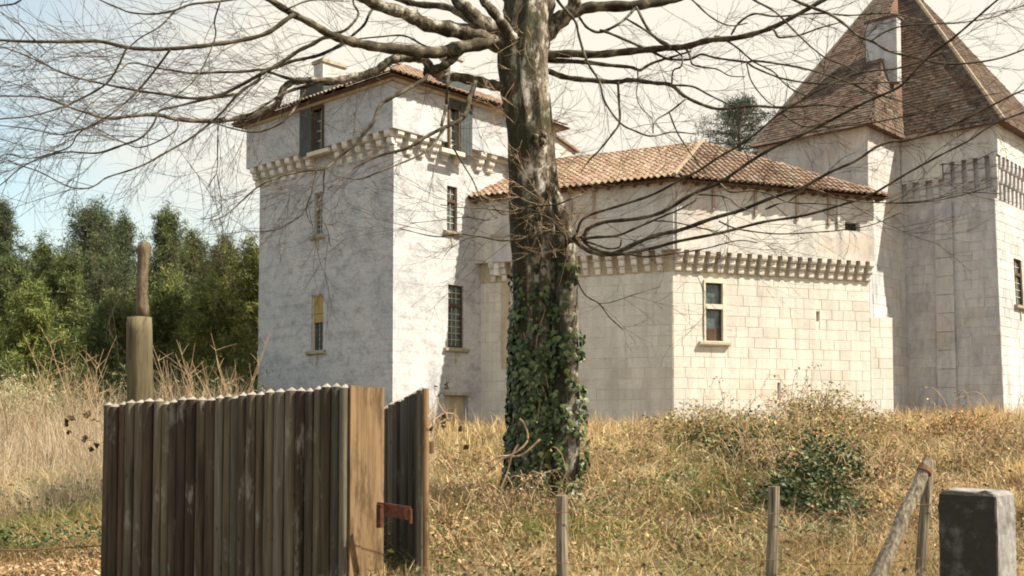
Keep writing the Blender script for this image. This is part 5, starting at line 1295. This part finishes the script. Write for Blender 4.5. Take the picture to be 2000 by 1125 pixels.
B([(829, 142), (831, 152), (801, 171), (770, 188), (745, 203), (735, 222), (730, 238), (713, 259), (690, 284), (660, 308), (635, 329), (593, 334), (547, 345), (504, 365), (472, 393), (440, 421), (410, 432)], 10, 2.3, 16.2, 13.8)
B([(635, 329), (632, 350), (632, 375), (622, 395), (628, 420), (640, 450), (645, 480)], 4, 1.8, 14.8, 14.4)
B([(618, 333), (612, 360), (607, 382), (598, 407), (604, 430), (611, 439)], 3.6, 1.8, 14.7, 14.4)
B([(593, 418), (547, 446), (504, 453), (470, 448)], 2.6, 1.5, 14.5, 14.2)
B([(668, 78), (638, 72), (607, 88), (580, 101), (540, 128), (500, 150), (460, 172), (422, 188), (372, 192), (320, 184), (274, 178), (203, 164), (129, 145), (78, 121), (23, 98), (-40, 80)], 9, 2.2, 15.4, 13.2, 1.2)
B([(680, 80), (633, 104), (607, 112), (572, 119), (540, 131), (512, 140), (505, 156), (469, 180), (426, 227), (372, 270), (333, 293), (274, 325), (211, 346), (190, 360), (168, 368), (133, 364), (78, 336), (30, 320)], 8, 2, 15.6, 13.4, 1.2)
B([(470, 183), (407, 193), (340, 209), (312, 216), (305, 230), (297, 246), (274, 270), (231, 286), (188, 299), (129, 297), (78, 310), (39, 329), (0, 362), (-40, 385)], 6, 2, 14.8, 13)
B([(333, 96), (309, 129), (274, 172), (250, 196), (211, 227), (156, 258), (137, 286), (100, 300), (59, 309), (10, 300)], 5.5, 2, 13.4, 13)
B([(246, 96), (231, 129), (207, 164), (156, 194), (117, 211), (59, 227), (0, 233), (-60, 245)], 5, 2, 13.2, 13)
B([(150, -30), (196, 0), (230, 15), (258, 25), (305, 27), (344, 19), (376, 8), (442, 1), (520, -14), (600, -40)], 3, 6, 13.5, 14.5)
B([(430, 4), (419, 41), (421, 70), (403, 117), (380, 156), (348, 184), (310, 210)], 4, 1.8, 14, 13.5)
B([(344, 19), (313, 51), (274, 74), (246, 98)], 4, 2.5, 14, 13.3)
B([(-60, -10), (0, 23), (40, 50), (63, 74), (90, 100)], 2, 2.5, 13, 13)
B([(-40, 18), (0, 11), (25, 8), (40, 0), (60, -20)], 3.5, 4.5, 12.6, 12.8)
B([(211, 232), (188, 243), (150, 255), (113, 263), (60, 252), (0, 245), (-60, 240)], 3.5, 2, 13.6, 13)
B([(348, 234), (344, 254), (313, 274), (274, 288), (245, 280), (210, 262), (160, 240)], 3.4, 1.8, 14, 13.6)
B([(426, 235), (425, 285), (424, 333), (415, 350), (407, 366)], 3.6, 2.2, 14.4, 14)
B([(424, 340), (432, 391), (430, 415), (410, 426), (391, 428)], 2.6, 1.5, 14.2, 14)
B([(407, 235), (450, 250), (501, 258), (544, 243), (567, 223), (585, 196), (599, 170)], 2.5, 6, 14.6, 15.6)
B([(640, 68), (672, 60), (692, 42), (700, 25), (690, 5), (695, -20)], 7, 4, 15.4, 15.8)
B([(685, 72), (710, 50), (720, 30), (726, 20)], 6, 6, 15.5, 15.4)
B([(560, 18), (600, 2), (650, -5), (700, -18)], 4, 3, 14.6, 15.5)
B([(883, 285), (907, 325), (925, 355), (939, 389), (955, 410), (967, 425)], 4, 1.8, 15.4, 15.8)
B([(905, 90), (880, 118), (860, 132), (830, 140)], 24, 18, 16.6, 16.3)
B([(900, 100), (860, 96), (830, 90), (790, 70), (740, 72), (700, 76)], 5, 3, 16.9, 16, 1)
B([(972, 425), (948, 430), (910, 424), (860, 430), (800, 436)], 2.4, 1.5, 16.2, 15.6)
B([(1081, 447), (1049, 460), (1015, 467), (980, 470), (948, 464), (900, 457), (850, 462), (780, 446)], 5, 1.8, 16.4, 15.6)
B([(1135, 380), (1110, 390), (1087, 399), (1033, 404), (996, 413), (948, 407), (900, 405), (860, 400)], 4.5, 1.8, 16.2, 15.6)
B([(1100, 440), (1060, 420), (1020, 405), (985, 420), (960, 400)], 3.6, 2, 16.2, 16)
B([(1110, 470), (1090, 445), (1070, 425), (1045, 418), (1015, 425)], 4, 2, 16.2, 16)
# right limbs
B([(1050, 70), (1080, 40), (1122, 24), (1156, 14), (1231, 11), (1280, 5), (1330, -6), (1420, -40), (1560, -90)], 30, 9, 17, 18.5)
B([(1050, 108), (1074, 106), (1120, 105), (1171, 106), (1231, 100), (1301, 94), (1340, 91), (1382, 79), (1443, 73), (1503, 56), (1549, 33), (1600, 5), (1660, -30)], 19, 8, 17.1, 15)
B([(1050, 116), (1074, 118), (1141, 121), (1186, 127), (1231, 131), (1249, 137), (1265, 128), (1280, 121), (1310, 112), (1350, 100)], 13, 4, 17.2, 16.2)
B([(1050, 132), (1074, 140), (1104, 151), (1156, 157), (1207, 160), (1231, 156), (1277, 162), (1310, 166), (1340, 190), (1382, 208), (1413, 213), (1473, 207), (1518, 210), (1564, 208), (1610, 205), (1680, 212)], 12, 3, 17.1, 15.2)
B([(1310, 166), (1352, 169), (1382, 184), (1413, 199), (1460, 220)], 5, 2.5, 16, 15.6)
B([(1207, 160), (1209, 200), (1210, 239), (1195, 263), (1171, 293), (1150, 314), (1135, 335)], 6.5, 3, 16.5, 16)
B([(1075, -40), (1089, 0), (1110, 25), (1125, 45), (1131, 72), (1147, 121), (1171, 160), (1180, 196), (1210, 239), (1243, 257), (1273, 266), (1313, 258), (1360, 262)], 7, 2.5, 15.6, 16)
B([(1340, 193), (1307, 219), (1280, 236), (1275, 260)], 4.5, 2.5, 15.8, 15.6)
B([(1307, 219), (1322, 257), (1346, 296), (1364, 320), (1385, 350)], 4, 1.8, 15.7, 15.4)
B([(1131, 33), (1147, 54), (1171, 63), (1201, 51), (1222, 36), (1240, 16)], 6, 6, 16.8, 17.2)
B([(1222, 36), (1262, 60), (1292, 85), (1310, 93)], 5, 4, 17, 16.3)
B([(1243, 14), (1262, 51), (1280, 73), (1307, 88)], 6, 6, 17.2, 16.2)
B([(1171, 60), (1183, 62), (1231, 82), (1277, 103), (1307, 115), (1346, 116), (1370, 106), (1398, 113), (1458, 121), (1478, 119), (1558, 131), (1609, 145), (1660, 162), (1706, 182), (1763, 199), (1820, 222), (1877, 236), (1930, 240)], 6, 2.2, 16.8, 14.5, 1.2)
B([(1458, 121), (1478, 134), (1535, 155), (1609, 164), (1706, 162), (1770, 160), (1830, 165)], 4.5, 2, 15.6, 14.4)
B([(1395, 72), (1407, 73), (1437, 91), (1473, 121), (1510, 140), (1540, 170), (1580, 190)], 5, 2.2, 16, 15)
B([(1440, -30), (1473, 0), (1515, 24), (1564, 73), (1609, 111), (1649, 128), (1690, 150), (1740, 175)], 5, 2.2, 15, 14)
B([(1320, -25), (1352, 0), (1388, 33), (1425, 50), (1460, 45)], 4.5, 2.5, 15.5, 15.2)
B([(1428, 68), (1443, 45), (1473, 27), (1518, 32), (1600, 26), (1660, 30), (1730, 26), (1800, 40)], 5, 2.2, 15.8, 14.8)
B([(1458, 124), (1467, 157), (1488, 187), (1512, 207), (1550, 220)], 3.4, 1.8, 15.6, 15.2)
B([(1425, 212), (1427, 240), (1429, 266), (1450, 290), (1458, 302), (1466, 330)], 3.6, 1.8, 15.7, 15.4)
B([(1510, 57), (1515, 64), (1521, 73), (1540, 72), (1564, 68), (1600, 55), (1640, 44)], 5, 2.5, 15.3, 14.8)
B([(1245, 137), (1246, 160), (1243, 185), (1252, 210), (1275, 232)], 3, 1.6, 16.3, 16)
B([(1340, 95), (1348, 110), (1352, 125), (1372, 131), (1400, 135), (1425, 148), (1455, 150)], 5, 2, 16.2, 15.4)
B([(1318, 98), (1332, 110), (1330, 130), (1315, 138), (1312, 165)], 4, 4, 16.3, 16)
B([(1530, -20), (1552, 0), (1584, 14), (1621, 28), (1650, 48), (1677, 71), (1706, 82), (1737, 100), (1786, 112), (1848, 125), (1933, 118), (1999, 97), (2080, 60)], 7, 2.8, 14, 12.8, 1.1)
B([(1700, 82), (1723, 65), (1763, 51), (1820, 47), (1877, 44), (1948, 31), (2020, 0)], 4, 2, 13.6, 13)
B([(1527, 222), (1564, 245), (1600, 247), (1635, 247), (1706, 239), (1791, 222), (1860, 200), (1960, 180)], 4, 2, 14.6, 13.4)
# lower right sprays from the side stem
B([(1105, 480), (1125, 458), (1135, 432), (1157, 418), (1206, 403), (1277, 379), (1333, 349), (1365, 333), (1407, 305), (1449, 281), (1487, 252), (1521, 223), (1578, 188), (1638, 158), (1690, 140), (1760, 132), (1850, 100)], 6, 3.5, 16.4, 12.5)
B([(1106, 475), (1139, 462), (1147, 448), (1180, 434), (1245, 427), (1294, 414), (1353, 379), (1407, 356), (1460, 319), (1513, 287), (1564, 264), (1609, 242), (1692, 199), (1754, 171), (1786, 139), (1820, 105), (1862, 74), (1905, 37), (1948, 0), (2010, -50)], 8.5, 4.5, 16.4, 12)
B([(1105, 468), (1121, 470), (1147, 489), (1180, 497), (1206, 492), (1274, 462), (1326, 450), (1391, 427), (1446, 411), (1511, 385), (1567, 366), (1620, 337), (1673, 313), (1710, 288), (1743, 276), (1771, 274), (1848, 250), (1933, 208), (1999, 176), (2080, 150)], 10, 3.5, 16.4, 12)
B([(1140, 472), (1157, 485), (1190, 494), (1219, 496), (1277, 484), (1326, 471), (1407, 455), (1489, 434), (1570, 421), (1651, 398), (1698, 382), (1738, 359), (1778, 335), (1837, 303), (1890, 276), (1938, 244), (1997, 220), (2070, 190)], 7.5, 3.2, 16.2, 12.4)
B([(1206, 492), (1258, 501), (1310, 496), (1375, 486), (1440, 470), (1480, 474)], 4.5, 2, 15.8, 14.6)
B([(1130, 470), (1157, 464), (1206, 460), (1245, 444), (1294, 423), (1330, 408), (1360, 390)], 7, 3, 16.2, 15)
B([(1140, 470), (1170, 480), (1190, 486), (1210, 482), (1213, 468)], 5, 3, 16.2, 15.9)
B([(1365, 380), (1400, 382), (1424, 388), (1440, 402), (1456, 408)], 4, 2.6, 14.6, 14)
B([(1407, 359), (1427, 375), (1470, 372), (1505, 380), (1540, 395), (1600, 398), (1640, 402)], 4.2, 2, 14.5, 13.6)
B([(1496, 408), (1520, 398), (1545, 390), (1570, 370), (1590, 350)], 5, 3, 13.9, 13.6)
B([(1404, 432), (1430, 444), (1456, 450), (1521, 457), (1602, 453), (1638, 450), (1700, 440), (1760, 415)], 3.6, 1.8, 14.5, 13.5)
B([(1277, 431), (1316, 434), (1375, 447), (1414, 458), (1430, 475)], 3.4, 1.8, 15.2, 14.8)
B([(1120, 520), (1125, 544), (1144, 577), (1170, 593), (1190, 619), (1205, 633), (1217, 644)], 4, 2.2, 16.2, 15.8, .6)
B([(1170, 593), (1195, 590), (1240, 575), (1290, 560)], 2, 1.2, 16, 15.8, .8)
B([(1573, 366), (1600, 372), (1640, 388), (1700, 395), (1757, 396), (1820, 390), (1880, 376), (1960, 378)], 3.5, 2, 13.5, 12.6)
B([(1750, 397), (1790, 396), (1837, 390), (1890, 378), (1950, 360)], 3, 1.8, 13, 12.6)
B([(1836, 322), (1850, 320), (1880, 322), (1910, 312), (1940, 296)], 3, 1.6, 12.9, 12.6)
# foot debris
FB = ['short curved fallen branch forking upward over the ivy', 'long arched fallen branch curving from lower left to the ivy', 'short straight fallen branch propped under the arched one']
for bi, pts in enumerate(([(950, 905), (975, 892), (1000, 888), (1030, 862), (1025, 830), (1015, 818)], [(905, 985), (925, 955), (950, 925), (985, 895), (1020, 888), (1055, 858)], [(975, 960), (990, 925), (1000, 890), (1012, 868)])):
    P = [at(a, b, 15.4+.05*i) for i, (a, b) in enumerate(pts)]; m = MB(); m.tube([Vector(q) for q in spline([p[:] for p in P])], .016, 6); o = m.build('fallen_branch', CANE, None, True)
    props(o, FB[bi], 'branch', 'fallen branches at the tree foot')

# ---------------------------------------------------------------- twigs
TW = Tubes(6, 3)
def unit(v): return v/(np.linalg.norm(v)+1e-9)
def grow(p, d, L, r, lev):
    K = 6; P = [p]; dd = d; st = L/(K-1); bend = rng.normal(0, .09, 3); bend[2] += (-.03 if lev < 2 else .02)
    for k in range(K-1):
        dd = unit(dd+bend+rng.normal(0, .055, 3)); P.append(P[-1]+dd*st)
    TW.add(P, np.linspace(r, r*.5, K))
    if lev < 3:
        n = {1: 4, 2: 3}[lev]+int(rng.integers(0, 2))
        for i in range(n):
            k = rng.integers(1, K-1); f = rng.random(); q = P[k]+(P[k+1]-P[k])*f; t = unit(P[k+1]-P[k])
            s = unit(np.cross(t, rng.normal(0, 1, 3))); s[1] *= .7
            grow(q, unit(t*rng.uniform(.8, 1.3)+s*rng.uniform(.35, .8)), L*rng.uniform(.38, .68), r*.68, lev+1)
for (P, R, tw, tl) in BR:
    P = [np.array(q[:]) for q in P]; acc = rng.uniform(0, .2)
    for i in range(2, len(P)-1):
        seg = P[i+1]-P[i]; acc += np.linalg.norm(seg)
        step = (.25 if P[i][0] < -2.6 else .52)/tw*(1+R[i]*14)
        while acc > step:
            acc -= step; t = unit(seg); s = unit(np.cross(t, rng.normal(0, 1, 3)))
            outward = np.array([np.sign(P[i][0]-.3)*.25, 0, -.05])
            L = rng.uniform(.6, 1.7)*tl*(1 if P[i][0] < 0 else .85); r = min(R[i]*.6, rng.uniform(.003, .0062))
            grow(P[i], unit(t*rng.uniform(.7, 1.2)+s*rng.uniform(.4, .9)+outward), L, r, 1)
o = TW.build('twigs', TWIGM, big); o['kind'] = 'stuff'
# epicormic shoots on the trunk
TW = Tubes(6, 3)
for i in range(120):
    py = rng.uniform(60, 520); a = rng.uniform(math.pi, 2*math.pi); hw = 48*S; c = at(1038 if py < 400 else 1055, py, YT); p = np.array([c.x+math.cos(a)*hw*.95, YT+math.sin(a)*hw*.95, c.z])
    grow(p, unit(np.array([math.cos(a), math.sin(a)*.7, rng.normal(0, .5)])), rng.uniform(.25, .8), .0045, 2)
for i in range(34):
    py = rng.uniform(380, 500); c = at(rng.uniform(1060, 1130), py, YT-.6); grow(np.array(c[:]), unit(np.array([rng.normal(.1, 1), -.5, rng.normal(0, .6)])), rng.uniform(.3, 1.0), .0045, 2)
o = TW.build('shoots', CANE, big); o['kind'] = 'stuff'

# ---------------------------------------------------------------- ivy on the trunk
def mat_ivy():
    m, t, b = new_mat('ivy_leaf'); g = G(t); c = g.ramp(g.rand(), [(0, (.016, .030, .010)), (.4, (.038, .062, .018)), (.75, (.085, .115, .035)), (1, (.18, .20, .09))])
    g.L(c, b.inputs['Base Color']); b.inputs['Roughness'].default_value = .45; b.inputs['Specular IOR Level'].default_value = .35; return m
IVY = mat_ivy()
lf = [(0, -.45, 0), (.28, -.42, .03), (.5, -.05, .0), (.27, .08, .05), (.22, .30, .03), (0, .62, -.06), (-.22, .30, .03), (-.27, .08, .05), (-.5, -.05, 0), (-.28, -.42, .03), (0, -.05, .08)]
IVME = mesh_from('leaf', lf, [(i, (i+1) % 10, 10) for i in range(10)], IVY)
ivy = thing('ivy_plant', tuple(tree_base), 'glossy dark green ivy wrapped round the lower trunk of the bare tree', 'ivy')
def trunk_hw(py): return float(np.interp(py, [380, 520, 590, 660, 740, 820, 900, 955, 990], [49, 48, 49, 51, 53, 55, 57, 63, 70]))
ms = []
for i in range(4300):
    py = 985-(rng.random()**1.25)*480
    th = rng.uniform(math.pi*.90, math.pi*2.10)       # camera side and flanks
    dens = float(np.interp(py, [505, 560, 640, 720, 985], [.07, .30, .62, .92, 1.0]))
    cxp = 1052 if py > 560 else 1050
    xfrac = math.cos(th)
    if py < 700: dens *= (.35+.95*abs(xfrac))*(1 if xfrac < .1 else 1.15)
    nz_ = noise.noise(Vector((xfrac*2.2, py*.012, 3.1))); 
    if nz_ < -.12: dens *= .35
    if rng.random() > dens: continue
    if xfrac > .35: cxp += 4
    hw = trunk_hw(py)*S*rng.uniform(1.02, 1.15)+.015; c = at(cxp, py, YT)
    p = Vector((c.x+math.cos(th)*hw, YT+math.sin(th)*hw, c.z)); n = Vector((math.cos(th)+rnd.gauss(0, .35), math.sin(th)+rnd.gauss(0, .35), rnd.gauss(.35, .3))).normalized()
    dn = Vector((rnd.gauss(0, .35), rnd.gauss(0, .35), -1)); y = (dn-n*dn.dot(n)).normalized(); x = y.cross(n); s = rng.uniform(.045, .135)*(1 if py > 640 else .85)
    ms.append(mtx(x*s, y*s, n*s, p))
for i in range(1500):
    py = 975-(rng.random()**1.1)*455; th = rng.uniform(math.pi*.75, math.pi*2.2)
    if rng.random() > float(np.interp(py, [520, 600, 700, 975], [.25, .55, .8, .8])): continue
    if noise.noise(Vector((math.cos(th)*1.5+9, py*.02, 1.1))) < -.05: continue
    hw = float(np.interp(py, [510, 700, 960], [21, 25, 31]))*S*rng.uniform(1.05, 1.45)+.01; c = at(1106, py, YT-.42)
    p = Vector((c.x+math.cos(th)*hw, YT-.42+math.sin(th)*hw, c.z)); n = Vector((math.cos(th)+rnd.gauss(0, .4), math.sin(th)+rnd.gauss(0, .4), rnd.gauss(.35, .3))).normalized()
    dn = Vector((rnd.gauss(0, .35), rnd.gauss(0, .35), -1)); y = (dn-n*dn.dot(n)).normalized(); x = y.cross(n); s = rng.uniform(.05, .13)
    ms.append(mtx(x*s, y*s, n*s, p))
pieces('leaf', IVME, ms, ivy)
m = MB()
for k in range(9):
    a = math.pi+math.pi*(k+.5)/9; pts = []
    for j in range(14):
        py = 985-j*(360+20*(k % 3))/13; aa = a+.25*math.sin(j*.7+k); hw = trunk_hw(py)*S*1.03+.01; c = at(1058, py, YT); pts.append(Vector((c.x+math.cos(aa)*hw, YT+math.sin(aa)*hw, c.z)))
    m.tube(pts, list(np.linspace(.022, .008, 14)), 5)
m.build('stems', CANE, ivy, True)['kind'] = 'stuff'
